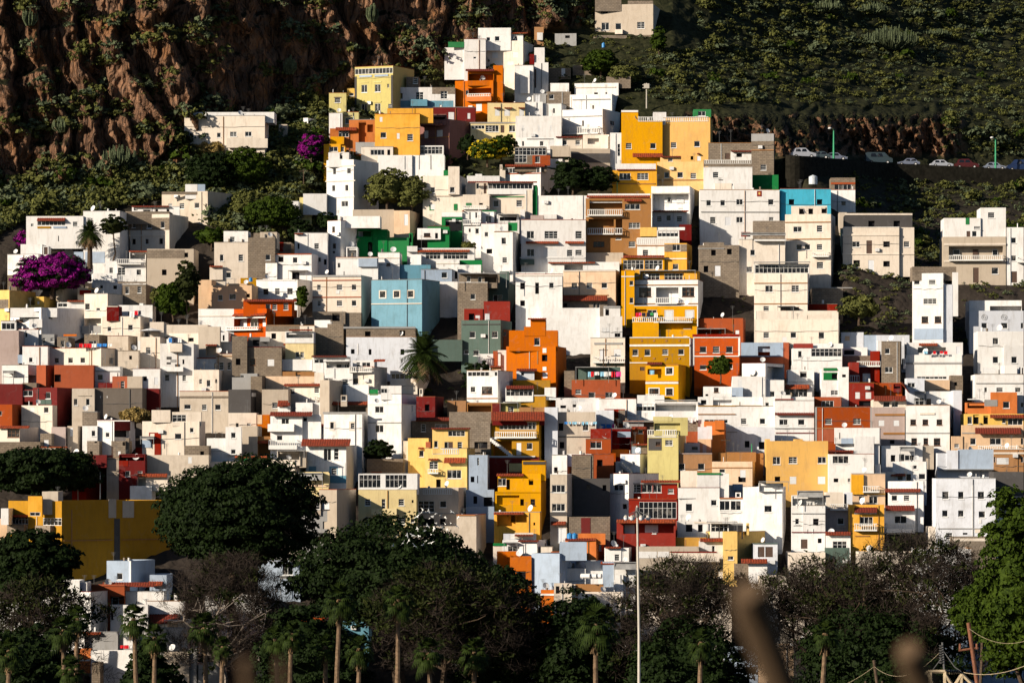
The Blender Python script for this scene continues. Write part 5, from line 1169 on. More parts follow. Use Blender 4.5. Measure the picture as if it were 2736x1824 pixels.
        def clear(t0, t1, z0_, z1_): return not any(j[2] and j[1] is main.fr and j[2][0] < t1 and j[2][1] > t0 and j[2][2] < z1_ and j[2][3] > z0_ for j in jobs)
        if rnd.random() < .55 and not any(f[0] in 'BPT' for f in r['feats']):
            z = main.zt-rnd.uniform(.5, .85)*min(3.2, main.zt-main.z0-1); mb = MB(); n = 8; p = None
            for i in range(n+1):
                q = main.fr.P(.1+(main.W-.2)*i/n, .06, z+.06*sin(i*2.1+idx)-.1*sin(pi*i/n))
                if p: mb.tube(p, q, .028, .028, 4, cap=False)
                p = q
            mb.build('cable', IRON, root)
        if rnd.random() < .4:
            for _t in range(4):
                t = rnd.uniform(.1, .9)*main.W
                if clear(t-.1, t+.1, main.z0, main.zt): mb = MB(); mb.tube(main.fr.P(t, .07, main.z0), main.fr.P(t, .07, main.zt-.1), .045, .045, 6); mb.build('downpipe', rnd.choice([METALW, IRON, M['n']]), root); break
        if rnd.random() < .22:
            for _t in range(4):
                t = rnd.uniform(.15, .8)*main.W; z = rnd.uniform(main.z0+2.2, main.zt-.9) if main.zt-main.z0 > 3.4 else 0
                if z and clear(t-.1, t+.8, z-.1, z+.6): mb = MB(); mb.fbox(main.fr, t, t+.7, .08, .38, z, z+.5); mb.tube(main.fr.P(t+.25, .38, z+.25), main.fr.P(t+.25, .395, z+.25), .19, .19, 10); mb.build('air_conditioner', METALW, root); break
    return root
odep = {}
roots = {}
for i, r in enumerate(rows):
    roots[r['label']] = build_house(r, i)

# ------------------------------------------------------------------ vegetation

NU = int(round((1360+260)/2.0))+1
G3 = V3.reshape(-1, NU, 3)
def ground_at(u, v):
    i = int(round((v+VTOP)/2.0)); j = int(round((u+260)/2.0)); i = min(max(i, 0), G3.shape[0]-1); j = min(max(j, 0), NU-1)
    return G3[i, j]
def at(u, v, Y): x, z = xz(u, v, Y); return Vector((float(x), float(Y), float(z)))
def leafquads(C, Nrm, size, rs, flat=.55):
    """one quad per centre, loosely facing its normal"""
    n = len(C); Nn = Nrm + rs.randn(n, 3)*flat; Nn /= np.linalg.norm(Nn, axis=1)[:, None]
    a = np.cross(Nn, rs.randn(n, 3)); a /= np.linalg.norm(a, axis=1)[:, None]; b = np.cross(Nn, a)
    s = (size*(.6+.8*rs.rand(n)))[:, None]; a = a*s; b = b*s*.7
    V = np.stack([C-a, C-b*.9, C+a, C+b*.9], 1).reshape(-1, 3)
    return V, np.arange(4*n).reshape(n, 4)
def crown_arrays(rad, nclump, per, leaf, seed, clump=.16, lump=.25, base=-.8):
    rs = np.random.RandomState(seed)
    d = rs.randn(nclump*2, 3); d /= np.linalg.norm(d, axis=1)[:, None]; d = d[d[:, 2] > base][:nclump]; n = len(d)
    k = rs.randn(7, 3); k /= np.linalg.norm(k, axis=1)[:, None]
    bump = 1+lump*np.max(np.maximum(d@k.T-.55, 0)/.45, axis=1)-lump*.5+lump*.3*rs.randn(n)*.5
    r = bump*(1-.45*rs.rand(n)**2.5)
    C = d*r[:, None]*np.array(rad)
    cs = clump*(.6+.8*rs.rand(n))*np.mean(rad)
    L = rs.randn(n, per, 3); L /= np.linalg.norm(L, axis=2)[:, :, None]; L[:, :, 2] = np.abs(L[:, :, 2])*.8+L[:, :, 2]*.2
    P = C[:, None, :]+L*cs[:, None, None]*np.array([1, 1, .75])
    Nn = L*.8+d[:, None, :]*.5
    return leafquads(P.reshape(-1, 3), Nn.reshape(-1, 3), leaf, rs)
def limb_mesh(mb, a, b, r0, r1, rnd, wob=.12, n=4):
    p = Vector(a); d = (Vector(b)-Vector(a))
    for i in range(1, n+1):
        q = Vector(a)+d*(i/n)+Vector((rnd.uniform(-1, 1), rnd.uniform(-1, 1), rnd.uniform(-.5, .5)))*d.length*wob*(0 if i == n else 1)
        mb.tube(p, q, r0+(r1-r0)*(i-1)/n, r0+(r1-r0)*i/n, 6); p = q
    return p
def dense_tree(name, u, vtop, vbot, half, Y, label, mat, seed, leaf=.25, ncl=420, per=60, group=None, trunk_v=None, cat='tree'):
    """crown spans vtop..vbot and u +- half, standing at distance Y"""
    c = at(u, (vtop+vbot)/2, Y); rx = half*Y/F; rz = (vbot-vtop)/2*Y/F
    gz = at(u, trunk_v if trunk_v else vbot+40, Y).z
    root = empty(name, (c.x, c.y, gz), label, cat, group)
    V, Fq = crown_arrays((rx*.95, rx*.8, rz), ncl, per, leaf, seed)
    rs = np.random.RandomState(seed+1)
    # opaque inner blob added to block light through the crown
    th = np.linspace(0, pi, 9); ph = np.linspace(0, 2*pi, 15)[:-1]; T, Pp = np.meshgrid(th, ph, indexing='ij')
    rr = .74*(1+.12*rs.randn(*T.shape)); cx = np.stack([rx*rr*np.sin(T)*np.cos(Pp), rx*.8*rr*np.sin(T)*np.sin(Pp), rz*rr*np.cos(T)], -1).reshape(-1, 3)
    id_ = np.arange(9*14).reshape(9, 14); Fi = np.stack([id_[:-1], id_[1:], np.roll(id_, -1, 1)[1:], np.roll(id_, -1, 1)[:-1]], -1).reshape(-1, 4)
    Fi = Fi + len(V); V = np.vstack([V, cx]); Fq = np.vstack([Fq, Fi])
    V[:, 2] += c.z-gz
    if isinstance(mat, tuple):
        mi_ = np.repeat((rs.rand(ncl*2+200) < mat[2]), per)[:len(Fq)].astype(int); mi_ = np.concatenate([mi_, np.ones(max(0, len(Fq)-len(mi_)), int)]); mi_[-len(Fi):] = 1
        npmesh('crown', V, Fq, list(mat[:2]), root, midx=mi_)
    else: npmesh('crown', V, Fq, mat, root)
    mb = MB(); rnd = random.Random(seed); h = c.z-gz
    top = limb_mesh(mb, (0, 0, 0), (0, 0, max(.8, h-rz*.5)), max(.12, rx*.07), max(.08, rx*.05), rnd, .05)
    for i in range(5):
        a = i*1.3+rnd.random(); limb_mesh(mb, top, (rx*.6*cos(a), rx*.5*sin(a), h+rz*rnd.uniform(-.1, .4)), max(.06, rx*.03), .04, rnd)
    mb.build('trunk', BARK, root); return root
PALEBARK = plain('pale_bark', (.30, .25, .21), .9, .1, var=.3)
def twiggy_tree(name, u, vtop, vbot, half, Y, label, seed, green=.45, ncl=330, trunk_v=None, leafm=None):
    c = at(u, vtop, Y); rx = half*Y/F; H = (vbot-vtop)*Y/F; gz = at(u, trunk_v or vbot, Y).z
    root = empty(name, (c.x, Y, gz), label, 'tree'); rnd = random.Random(seed); rs = np.random.RandomState(seed)
    mb = MB(); ztop = c.z-gz; tw = []
    fork = ztop-H*.85; tips = []
    base = limb_mesh(mb, (0, 0, 0), (rnd.uniform(-1, 1), 0, max(fork, 1)), .42, .32, rnd, .05)
    for i in range(11):
        a = 2*pi*i/11+rnd.uniform(-.3, .3); rr = rnd.uniform(.25, .8)
        m1 = limb_mesh(mb, base, (rx*rr*cos(a), rx*.7*rr*sin(a), ztop-H*rnd.uniform(.3, .6)), .2, .11, rnd)
        for j in range(4):
            b = a+rnd.uniform(-.9, .9); r2 = min(1, rr+rnd.uniform(-.1, .35))
            t = limb_mesh(mb, m1, (rx*r2*cos(b), rx*.7*r2*sin(b), ztop-H*rnd.uniform(.02, .35)-H*.25*r2**2), .09, .035, rnd, .1, 3); tips.append(t)
    mb.build('trunk', PALEBARK if green < .2 else BARK, root)
    # umbrella of fine twigs and green tufts, thin enough to see through
    n = ncl; r = np.sqrt(rs.rand(n)); a = rs.rand(n)*2*pi
    C = np.stack([rx*r*np.cos(a), rx*.7*r*np.sin(a), ztop-H*.30*r**2-H*.62*rs.rand(n)**1.5], -1)
    edge = 1+.22*np.sin(a*3+seed)+.12*np.sin(a*7); C[:, :2] *= edge[:, None]
    isg = rs.rand(n) < green
    top = C[:, 2] > ztop-H*.5
    isg = isg & (top | (rs.rand(n) < .3))
    cs = .055*rx+.35
    def tuft(Cs, per, size, long_):
        L = rs.randn(len(Cs), per, 3)*np.array([1, 1, .6]); P = (Cs[:, None]+L*cs*.75).reshape(-1, 3); m = len(P)
        d = L.reshape(-1, 3)*.6+rs.randn(m, 3)*.5+np.array([0, 0, .5]); d /= np.linalg.norm(d, axis=1)[:, None]
        s = np.cross(d, rs.randn(m, 3)); s /= np.linalg.norm(s, axis=1)[:, None]
        l = (size*(.5+rs.rand(m)))[:, None]; w_ = l*long_
        return np.stack([P-d*l-s*w_, P-d*l+s*w_, P+d*l+s*w_*.4, P+d*l-s*w_*.4], 1).reshape(-1, 3), np.arange(4*m).reshape(m, 4)
    V, Fq = tuft(C[isg], 34, .22, .5); npmesh('crown', V, Fq, leafm or PINE, root)
    V, Fq = tuft(C[~isg], 46, .5, .045); npmesh('twigs', V, Fq, TWIG, root)
    return root
def fan_crown(rnd, R_, n=34, skirt=10):
    """fan palm head: each frond a stalk with a pleated fan of blades"""
    Vs = []; Fs = []
    def frond(az, el, L, droop, dead):
        d = Vector((cos(az)*cos(el), sin(az)*cos(el), sin(el))); s = Vector((-sin(az), cos(az), 0)); up = d.cross(s)*-1
        hub = d*L*.5+Vector((0, 0, -droop*.15*L))
        k = len(Vs); Vs.extend([tuple(s*.03), tuple(hub+s*.03), tuple(hub-s*.03), tuple(-s*.03)]); Fs.append((k, k+1, k+2, k+3))
        nb = 11
        for i in range(nb):
            t = (i/(nb-1)-.5)*2.3; q = d*cos(t)+s*sin(t); w_ = s*cos(t)-d*sin(t)
            l = L*.62*(1-.22*abs(t)); m = hub+q*l*.55; e = hub+q*l+Vector((0, 0, -l*(.22+droop*.55)))
            k = len(Vs); ww = L*.055
            Vs.extend([tuple(hub), tuple(m+w_*ww), tuple(e), tuple(m-w_*ww)]); Fs.append((k, k+1, k+2, k+3))
    for i in range(n):
        t = i/n; el = R(78-118*t+rnd.uniform(-8, 8)); az = i*2.4+rnd.uniform(-.2, .2); frond(az, el, R_*rnd.uniform(.85, 1.05), max(0, .9-sin(el)*.9), False)
    a = (Vs, Fs); Vs2 = []; Fs2 = []; Vs, Fs = Vs2, Fs2
    return a
def fan_palm(u, vtop, vtrunk_bottom, vhead, half, Y, label, seed, skirt=True, group='fan palms along the foot of the village'):
    rnd = random.Random(seed); h0 = at(u, vtop, Y); hd = at(u, vhead, Y); gz = min(at(u, vtrunk_bottom, Y).z, hd.z-3)
    root = empty('palm_tree', (hd.x, Y, gz), label, 'palm tree', group)
    mb = MB(); H = hd.z-gz; n = 9; lean = rnd.uniform(-.045, .045)*H; p = Vector((lean, 0, 0))
    for i in range(1, n+1):
        t = i/n; q = Vector((lean*(1-t)+.12*sin(t*5+seed)*(1-t), 0, H*t)); r_a = .33-.13*(i-1)/n; mb.tube(p, q, r_a*1.06, .33-.13*t, 8); p = q
    mb.build('trunk', PTRUNK, root)
    R_ = half*Y/F*rnd.uniform(.85, 1.12)
    Vs, Fs = fan_crown(rnd, R_); me = MB(); me.v = [(x, y, z+H) for x, y, z in Vs]; me.f = Fs; me.m = [0]*len(Fs); me.build('crown', PALM, root)
    if skirt:
        mb = MB()
        for i in range(70):
            a = rnd.random()*2*pi; z = H-rnd.uniform(0, R_*.9); r0 = .25; r1 = rnd.uniform(.4, R_*.42); l = rnd.uniform(.5, 1.2)
            c_, s_ = cos(a), sin(a); w_ = .12
            mb.quad((r0*c_-w_*s_, r0*s_+w_*c_, z), (r0*c_+w_*s_, r0*s_-w_*c_, z), (r1*c_+.5*w_*s_, r1*s_-.5*w_*c_, z-l), (r1*c_-.5*w_*s_, r1*s_+.5*w_*c_, z-l))
        mb.build('dead_skirt', DEADP, root)
    return root
def feather_palm(u, v, vbot, half, Y, label, seed, skirtlen):
    rnd = random.Random(seed); hd = at(u, v, Y); gz = at(u, vbot, Y).z
    root = empty('palm_tree', (hd.x, Y, gz), label, 'palm tree'); H = hd.z-gz; R_ = half*Y/F
    mb = MB(); mb.tube((0, 0, 0), (0, 0, H*.5), .45, .4, 9); mb.tube((0, 0, H*.5), (0, 0, H), .4, .42, 9); mb.build('trunk', BARK, root)
    for mat, nf, e0, e1, nm in ((PALM, 76, 82, -30, 'crown'), (DEADP, int(16*skirtlen), -10, -70, 'dead_skirt')):
        Vs = []; Fs = []
        for i in range(nf):
            t = i/max(nf, 1); el = R(e0+(e1-e0)*t+rnd.uniform(-8, 8)); az = i*2.4; L = R_*rnd.uniform(.9, 1.1)
            d = Vector((cos(az)*cos(el), sin(az)*cos(el), sin(el))); s = Vector((-sin(az), cos(az), 0)); pts = []
            for j in range(9): q = j/8; pts.append(d*L*q+Vector((0, 0, -L*.55*q*q*cos(el))))
            for j in range(8):
                a_, b_ = pts[j], pts[j+1]
                for sg in (-1, 1):
                    for h in (0, .5):
                        c_ = a_.lerp(b_, h); l = L*.26*(1-abs(j/8-.45)); e = c_+s*sg*l+(b_-a_)*.9+Vector((0, 0, -l*.35)); k = len(Vs); ww = (b_-a_)*.42
                        Vs += [tuple(c_), tuple(c_+ww), tuple(e+ww*.3), tuple(e)]; Fs.append((k, k+1, k+2, k+3))
        m = MB(); m.v = [(x, y, z+H) for x, y, z in Vs]; m.f = Fs; m.m = [0]*len(Fs); m.build(nm, mat, root)
    return root

# big dark trees at the foot of the village  (u, vtop, vbot, half width, distance)
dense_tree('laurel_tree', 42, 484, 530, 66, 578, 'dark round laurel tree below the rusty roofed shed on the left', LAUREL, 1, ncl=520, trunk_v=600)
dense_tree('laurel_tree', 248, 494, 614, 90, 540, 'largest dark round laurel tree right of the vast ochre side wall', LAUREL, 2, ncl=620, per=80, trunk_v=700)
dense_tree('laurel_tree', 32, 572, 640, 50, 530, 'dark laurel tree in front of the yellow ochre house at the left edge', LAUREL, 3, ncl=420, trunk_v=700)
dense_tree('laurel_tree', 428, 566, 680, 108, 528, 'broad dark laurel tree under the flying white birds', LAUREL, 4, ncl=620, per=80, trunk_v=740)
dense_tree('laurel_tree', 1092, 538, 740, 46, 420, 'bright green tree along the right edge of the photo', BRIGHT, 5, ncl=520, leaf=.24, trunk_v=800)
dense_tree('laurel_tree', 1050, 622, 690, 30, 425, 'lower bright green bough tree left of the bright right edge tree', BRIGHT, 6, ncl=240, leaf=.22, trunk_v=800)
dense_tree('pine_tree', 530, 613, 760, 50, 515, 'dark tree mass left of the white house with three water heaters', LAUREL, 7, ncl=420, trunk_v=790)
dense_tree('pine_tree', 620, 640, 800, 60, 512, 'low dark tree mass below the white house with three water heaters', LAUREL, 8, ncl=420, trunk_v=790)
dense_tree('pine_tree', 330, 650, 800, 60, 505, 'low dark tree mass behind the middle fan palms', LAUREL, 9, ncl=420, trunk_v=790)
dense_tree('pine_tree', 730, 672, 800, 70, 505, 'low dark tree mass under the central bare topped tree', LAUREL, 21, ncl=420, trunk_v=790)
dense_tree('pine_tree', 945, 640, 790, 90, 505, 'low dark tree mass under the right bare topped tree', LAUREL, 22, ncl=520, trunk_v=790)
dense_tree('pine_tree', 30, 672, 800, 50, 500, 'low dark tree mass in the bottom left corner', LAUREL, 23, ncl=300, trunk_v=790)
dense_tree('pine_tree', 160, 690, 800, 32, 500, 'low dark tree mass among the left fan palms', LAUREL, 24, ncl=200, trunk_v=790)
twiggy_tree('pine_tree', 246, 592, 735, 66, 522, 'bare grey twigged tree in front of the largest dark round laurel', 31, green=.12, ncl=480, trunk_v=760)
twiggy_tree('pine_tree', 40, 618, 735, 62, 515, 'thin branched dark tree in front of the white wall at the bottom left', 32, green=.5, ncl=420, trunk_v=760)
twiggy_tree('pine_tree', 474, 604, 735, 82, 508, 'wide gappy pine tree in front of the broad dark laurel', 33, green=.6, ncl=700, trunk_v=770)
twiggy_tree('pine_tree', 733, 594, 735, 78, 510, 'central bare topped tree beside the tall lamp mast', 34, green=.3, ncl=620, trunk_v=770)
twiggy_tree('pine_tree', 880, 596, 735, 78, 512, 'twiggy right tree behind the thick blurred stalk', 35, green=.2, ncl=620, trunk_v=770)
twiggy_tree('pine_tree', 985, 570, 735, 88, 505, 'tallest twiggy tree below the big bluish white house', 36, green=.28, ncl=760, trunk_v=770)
for k, (u, vt, vh, half, Yp, lb) in enumerate([
    (68, 648, 672, 20, 470, 'leftmost tall fan palm with a long brown skirt'), (83, 640, 660, 16, 474, 'slim fan palm just right of the leftmost tall one'),
    (143, 640, 660, 22, 470, 'broad fan palm before the white chimney roof at the left'), (165, 660, 680, 16, 466, 'slender fan palm right of the broad left one'),
    (218, 648, 670, 22, 470, 'fan palm under the bare grey twigged tree'), (238, 668, 690, 12, 462, 'small thin fan palm beside the one under the bare grey tree'),
    (294, 660, 682, 17, 466, 'left palm of the close pair in the bottom middle left'), (312, 656, 676, 15, 462, 'right palm of the close pair in the bottom middle left'),
    (348, 668, 690, 17, 470, 'shaded fan palm left of the tall slim one'), (363, 614, 640, 19, 455, 'tall slim fan palm rising in front of the broad dark laurel'),
    (384, 668, 692, 18, 462, 'short fan palm before the deep shaded blue house'), (425, 618, 640, 20, 458, 'second tall slim fan palm in front of the wide gappy pine'),
    (458, 676, 696, 21, 450, 'low fan palm under the wide gappy pine'), (507, 672, 696, 20, 455, 'low fan palm right of the one under the wide gappy pine'),
    (637, 640, 666, 25, 455, 'largest fan palm left of the tall lamp mast'), (749, 660, 685, 18, 455, 'fan palm right of the tall lamp mast'),
    (882, 650, 676, 17, 460, 'fan palm in front of the twiggy right tree'), (10, 672, 694, 18, 460, 'fan palm in the bottom left corner'),
    (75, 700, 714, 15, 452, 'lowest little fan palm at the bottom left')]):
    fan_palm(u, vt, 775, vh, half, Yp, lb, 50+k)
# inside the village
def vtree(name, u, vt, vb, half, lb, mat, seed, leaf=.2, ncl=160, per=34, cat='tree', gv=None, dy=-1.0):
    Y = float(Yt(u, gv or vb))+dy; return dense_tree(name, u, vt, vb, half, Y, lb, mat, seed, leaf=leaf, ncl=ncl, per=per, trunk_v=(gv or vb)+6, cat=cat)
feather_palm(96, 248, 288, 15, float(Yt(96, 288))-2, 'shaggy palm with a brown skirt before the white house with coloured tile band', 80, 2.2)
feather_palm(452, 378, 400, 27, float(Yt(452, 400))-2, 'large feathery palm left of the slate green house', 81, .8)
vtree('pine_tree', 121, 232, 252, 15, 'small open crowned tree before the half plastered grey house', PINE, 82, ncl=60, gv=290)
vtree('pine_tree', 200, 281, 325, 13, 'tall narrow dark pine beside the wide beige gable wall', PINE, 83, ncl=140, gv=340)
vtree('fig_tree', 185, 304, 338, 17, 'leafy green fig tree below the narrow dark pine', BRIGHT, 84, ncl=90, leaf=.4)
vtree('fig_tree', 168, 308, 325, 8, 'pale flowering shrub tree left of the leafy fig tree', SCRUB, 85, ncl=40)
vtree('bushy_tree', 290, 214, 245, 30, 'big rounded bushy tree above the bare block wall house', BRIGHT, 86, ncl=260)
vtree('bushy_tree', 262, 208, 232, 17, 'round bush left of the big rounded bushy tree', SCRUB, 87, ncl=110)
vtree('bushy_tree', 224, 165, 205, 26, 'dark green tree mass right of the brown dry bush', LAUREL, 88, ncl=260)
vtree('bushy_tree', 262, 160, 200, 26, 'dark ivy covered tree under the long low cream house', BRIGHT, 89, ncl=220)
vtree('bushy_tree', 225, 150, 172, 20, 'dry brown bush before the long low cream house', REED, 90, ncl=130)
vtree('bushy_tree', 190, 138, 158, 14, 'dark green bush left of the long low cream house', LAUREL, 91, ncl=90)
vtree('bushy_tree', 226, 243, 262, 16, 'green shrub right of the small beige house with grey side', BRIGHT, 92, ncl=90)
vtree('bushy_tree', 320, 236, 258, 13, 'prickly dark shrub at the foot of the garden slope', LAUREL, 93, ncl=90)
vtree('bushy_tree', 350, 228, 246, 13, 'dark shrub beside the ochre hut', LAUREL, 94, ncl=80)
vtree('bushy_tree', 300, 112, 130, 16, 'grey green shrub behind the long low cream house', SCRUBG, 95, ncl=90)
vtree('bushy_tree', 414, 182, 222, 24, 'overgrown green bank tree right of the tall stepped white house', SCRUB, 96, ncl=240)
vtree('bushy_tree', 440, 190, 224, 18, 'brownish overgrown bush left of the two storey cream house', SCRUB, 97, ncl=160)
vtree('bushy_tree', 521, 150, 173, 20, 'yellow flowering bush below the pale yellow glazed house', (YELF, BRIGHT, .45), 98, ncl=160)
vtree('bushy_tree', 536, 145, 168, 16, 'green bush right of the yellow flowering bush', BRIGHT, 99, ncl=90)
vtree('bushy_tree', 500, 145, 165, 10, 'dark green bush left of the yellow flowering bush', LAUREL, 100, ncl=60)
vtree('bushy_tree', 612, 172, 206, 20, 'big dark shaded tree right of the large grey side wall', LAUREL, 101, ncl=200)
vtree('bushy_tree', 640, 178, 206, 18, 'second dark shaded bush beside the yellow houses', LAUREL, 102, ncl=140)
vtree('bushy_tree', 642, 54, 80, 20, 'round green tree below the isolated pale house', BRIGHT, 103, ncl=200)
vtree('bushy_tree', 704, 30, 55, 9, 'bright green conical bush right of the isolated pale house', BRIGHT, 104, ncl=80)
vtree('bushy_tree', 668, 72, 90, 18, 'loose green bushes below the round green tree', SCRUB, 105, ncl=120)
vtree('bushy_tree', 770, 381, 402, 13, 'small dark orange tree before the orange red house', BRIGHT, 106, ncl=90, gv=404, dy=-3)
vtree('bushy_tree', 404, 472, 492, 16, 'dark garden shrubs below the white tower house', LAUREL, 107, ncl=120, dy=-2)
vtree('bushy_tree', 510, 386, 420, 16, 'dark shrub bank behind the small glazed white house', LAUREL, 108, ncl=90)
vtree('bushy_tree', 145, 438, 452, 15, 'golden plumed reeds before the grey walled alley', REED, 109, ncl=90, dy=-1, leaf=.4)
vtree('bushy_tree', 322, 305, 330, 7, 'green tree beside the beige house with orange bands', BRIGHT, 110, ncl=60)
vtree('bushy_tree', 500, 258, 268, 8, 'little flowering bush before the green walled patio', SCRUB, 111, ncl=40)
vtree('bushy_tree', 918, 318, 340, 22, 'scrubby bush on the dark plot left of the tall narrow white house', SCRUB, 112, ncl=120, gv=342)
vtree('bougainvillea', 56, 276, 314, 40, 'largest purple bougainvillea over the white walls at the left', (BOUG, LAUREL, .3), 113, leaf=.22, ncl=420, per=40, cat='flowering bush', dy=-3)
vtree('bougainvillea', 27, 247, 264, 12, 'small purple bougainvillea beside the white tile band house', (BOUG, LAUREL, .3), 114, leaf=.28, ncl=100, cat='flowering bush', dy=-2)
vtree('bougainvillea', 333, 143, 172, 15, 'vivid pink bougainvillea beside the orange wall', (BOUG, LAUREL, .3), 115, leaf=.26, ncl=170, cat='flowering bush', dy=-2)
vtree('bougainvillea', 90, 292, 302, 8, 'small purple spray of bougainvillea right of the largest one', (BOUG, LAUREL, .3), 116, leaf=.25, ncl=50, cat='flowering bush', dy=-3)

# dome shrubs of the slopes
def bush_mesh(name, seed, mat, ncl=16, per=9, leaf=.2):
    V, Fq = crown_arrays((1, 1, .72), ncl, per, leaf, seed, clump=.3, lump=.3, base=-.1); V[:, 2] += .35
    me_o = npmesh(name, V, Fq, mat); me = me_o.data; bpy.data.objects.remove(me_o); return me, V, Fq
BM = [bush_mesh('shrub', 200+i, [SCRUB, SCRUB, SCRUBG, SCRUB, BRIGHT, SCRUBG][i], ncl=[16, 20, 14, 24, 14, 18][i]) for i in range(6)]
rs = np.random.RandomState(11)
def scatter(n, u0, u1, v0, v1, cond, r0, r1):
    out = []
    while len(out) < n:
        u = rs.uniform(u0, u1); v = rs.uniform(v0, v1)
        if cond(u, v): p = ground_at(u, v); out.append((p, rs.uniform(0, 1)**2*(r1-r0)+r0, u, v))
    return out
right = lambda u, v: not (112 < v < 172 and 680 < u < 1010) and not (168 < v < 185 and u > 830) and not (u < 745 and v < 56) and (u > 700 or v < 112) and not (u < 900 and v > 160) and v < 300-0*u
left = lambda u, v: v > np.interp(u, [-50, 0, 180, 230, 300, 350], [190, 195, 180, 158, 122, 110]) and v < np.interp(u, [-50, 10, 120, 170, 235, 300, 335, 345], [300, 242, 226, 214, 246, 258, 232, 150])
big_r = scatter(210, 690, 1110, 5, 290, right, .8, 1.9); big_l = scatter(120, -20, 340, 110, 260, left, 1.3, 2.8)
mesh_bank = [b[0] for b in BM]
for lst, lb, gp in ((big_r, 'rounded green shrub on the dark hillside at the right', 'rounded shrubs on the dark right hillside'), (big_l, 'rounded grey green shrub on the sunny slope under the cliff', 'rounded shrubs on the slope under the cliff')):
    for k, (p, r, u, v) in enumerate(lst):
        o = bpy.data.objects.new('shrub', mesh_bank[int(rs.randint(6))]); o.location = (p[0], p[1], p[2]-.15*r); o.scale = (r, r, r*rs.uniform(.8, 1.15)); o.rotation_euler = (0, 0, rs.uniform(0, 6)); COL.objects.link(o)
        tag(o, lb, 'shrub', gp)
cliffveg = lambda u, v: fbm(np.array([u/26.0]), np.array([v/20.0+5]), 3)[0] > .485 and not (u > 590 and v > 30)
small = scatter(3800, 690, 1120, -10, 300, right, .3, .9) + scatter(3000, -30, 345, 105, 262, left, .5, 1.5) + scatter(1400, -20, 640, -10, 200, cliffveg, .4, 2.0) \
    + scatter(160, 560, 700, 40, 110, lambda u, v: True, .3, .8) + scatter(420, 850, 1100, 285, 350, lambda u, v: True, .3, .9) + scatter(500, 580, 1000, 190, 400, lambda u, v: True, .25, .7) + scatter(250, 360, 560, 120, 420, lambda u, v: True, .25, .7)
Vs = []; Fs = []; off = 0; mi = []
for p, r, u, v in small:
    i = int(rs.randint(6)); V, Fq = BM[i][1], BM[i][2]; k = min(len(Fq), 90); a = rs.uniform(0, 6.28); c_, s_ = cos(a), sin(a)
    W_ = V[:4*k].copy()*r; W_ = np.stack([W_[:, 0]*c_-W_[:, 1]*s_, W_[:, 0]*s_+W_[:, 1]*c_, W_[:, 2]], -1)+np.array([p[0], p[1], p[2]-.1*r])
    Vs.append(W_); Fs.append(Fq[:k]+off); off += len(W_); mi += [[0, 0, 1, 0, 0, 1][i]]*k
so_ = npmesh('scrub_undergrowth', np.vstack(Vs), np.vstack(Fs), [SCRUB, SCRUBG], midx=mi); tag(so_, 'low grey green scrub covering the cliff ledges and slopes', 'scrub', kind='stuff')
# candelabra spurge clumps: bundles of upright stems
def spurge(u, v, half, h, lb, seed):
    p = ground_at(u, v); rnd = random.Random(seed); s = p[1]/F; rx = half*s; mb = MB()
    for i in range(int(26+half*5)):
        a = rnd.random()*6.28; r = rx*math.sqrt(rnd.random()); b = Vector((r*.5*cos(a), r*.5*sin(a), 0)); hh = h*s*rnd.uniform(.65, 1)*(1-.4*(r/rx)**2)
        q = Vector((r*cos(a), r*sin(a), hh*.5)); e = q+Vector((0, 0, hh*.5)); mb.tube(b, q, .11, .10, 5); mb.tube(q, e, .10, .08, 5)
    o = mb.build('cactus_clump', SCRUBG); o.location = (p[0], p[1]-.5, p[2]-.3); tag(o, lb, 'cactus', 'clumps of upright candelabra cactus')
for k, (u, v, hf, h, lb) in enumerate([(953, 52, 30, 28, 'widest upright cactus clump high on the dark right hillside'), (1000, 38, 17, 9, 'pale low cactus clump right of the widest one'), (932, 14, 18, 14, 'cactus clump near the top of the dark right hillside'),
    (885, 12, 16, 14, 'cactus clump left of the topmost one on the right hillside'), (31, 26, 9, 22, 'tall pale cactus clump at the top left of the cliff'), (130, 20, 9, 14, 'cactus clump on the second buttress of the cliff'), (188, 44, 9, 18, 'cactus clump in the dark gully of the cliff'),
    (68, 140, 12, 20, 'cactus clump on the long green ledge of the cliff'), (128, 176, 20, 24, 'wide cactus clump at the foot of the cliff'), (106, 184, 10, 14, 'small cactus clump left of the wide one at the cliff foot'), (398, 22, 7, 22, 'slim cactus clump above the olive yellow house'), (310, 78, 7, 22, 'cactus clump behind the small olive house'),
    (602, 18, 6, 18, 'pale cactus clump left of the isolated hillside house')]):
    spurge(u, v, hf, h, lb, 300+k)

# ------------------------------------------------------------------ road with parked cars on the right hillside
us = np.arange(838, 1330, 5.0); rl = MB(); wl = MB()
def roadv(u): return float(np.interp(u, [830, 870, 960, 1090, 1330], [168, 171, 178, 184, 190]))
def roadY(u): return float(Yt(u, roadv(u)))-4
pts = []
for u in us:
    Y = roadY(u); a = at(u, roadv(u), Y); pts.append(a)
for a, b in zip(pts, pts[1:]):
    rl.quad((a.x, a.y-3.2, a.z-.1), (b.x, b.y-3.2, b.z-.1), (b.x, b.y+6, b.z-.05), (a.x, a.y+6, a.z-.05))
    wl.quad((a.x, a.y-3.3, a.z-5), (b.x, b.y-3.3, b.z-5), (b.x, b.y-3.3, b.z+.25), (a.x, a.y-3.3, a.z+.25)); wl.quad((a.x, a.y-3.3, a.z+.25), (b.x, b.y-3.3, b.z+.25), (b.x, b.y-2.9, b.z+.25), (a.x, a.y-2.9, a.z+.25))
tag(rl.build('hillside_road', ASPH), kind='structure')
o = wl.build('retaining_wall', STONE); tag(o, 'long low stone retaining wall under the parked cars', 'wall', kind='thing')
def paint(name, c): return plain('paint_'+name, c, .3, .6, var=.05)
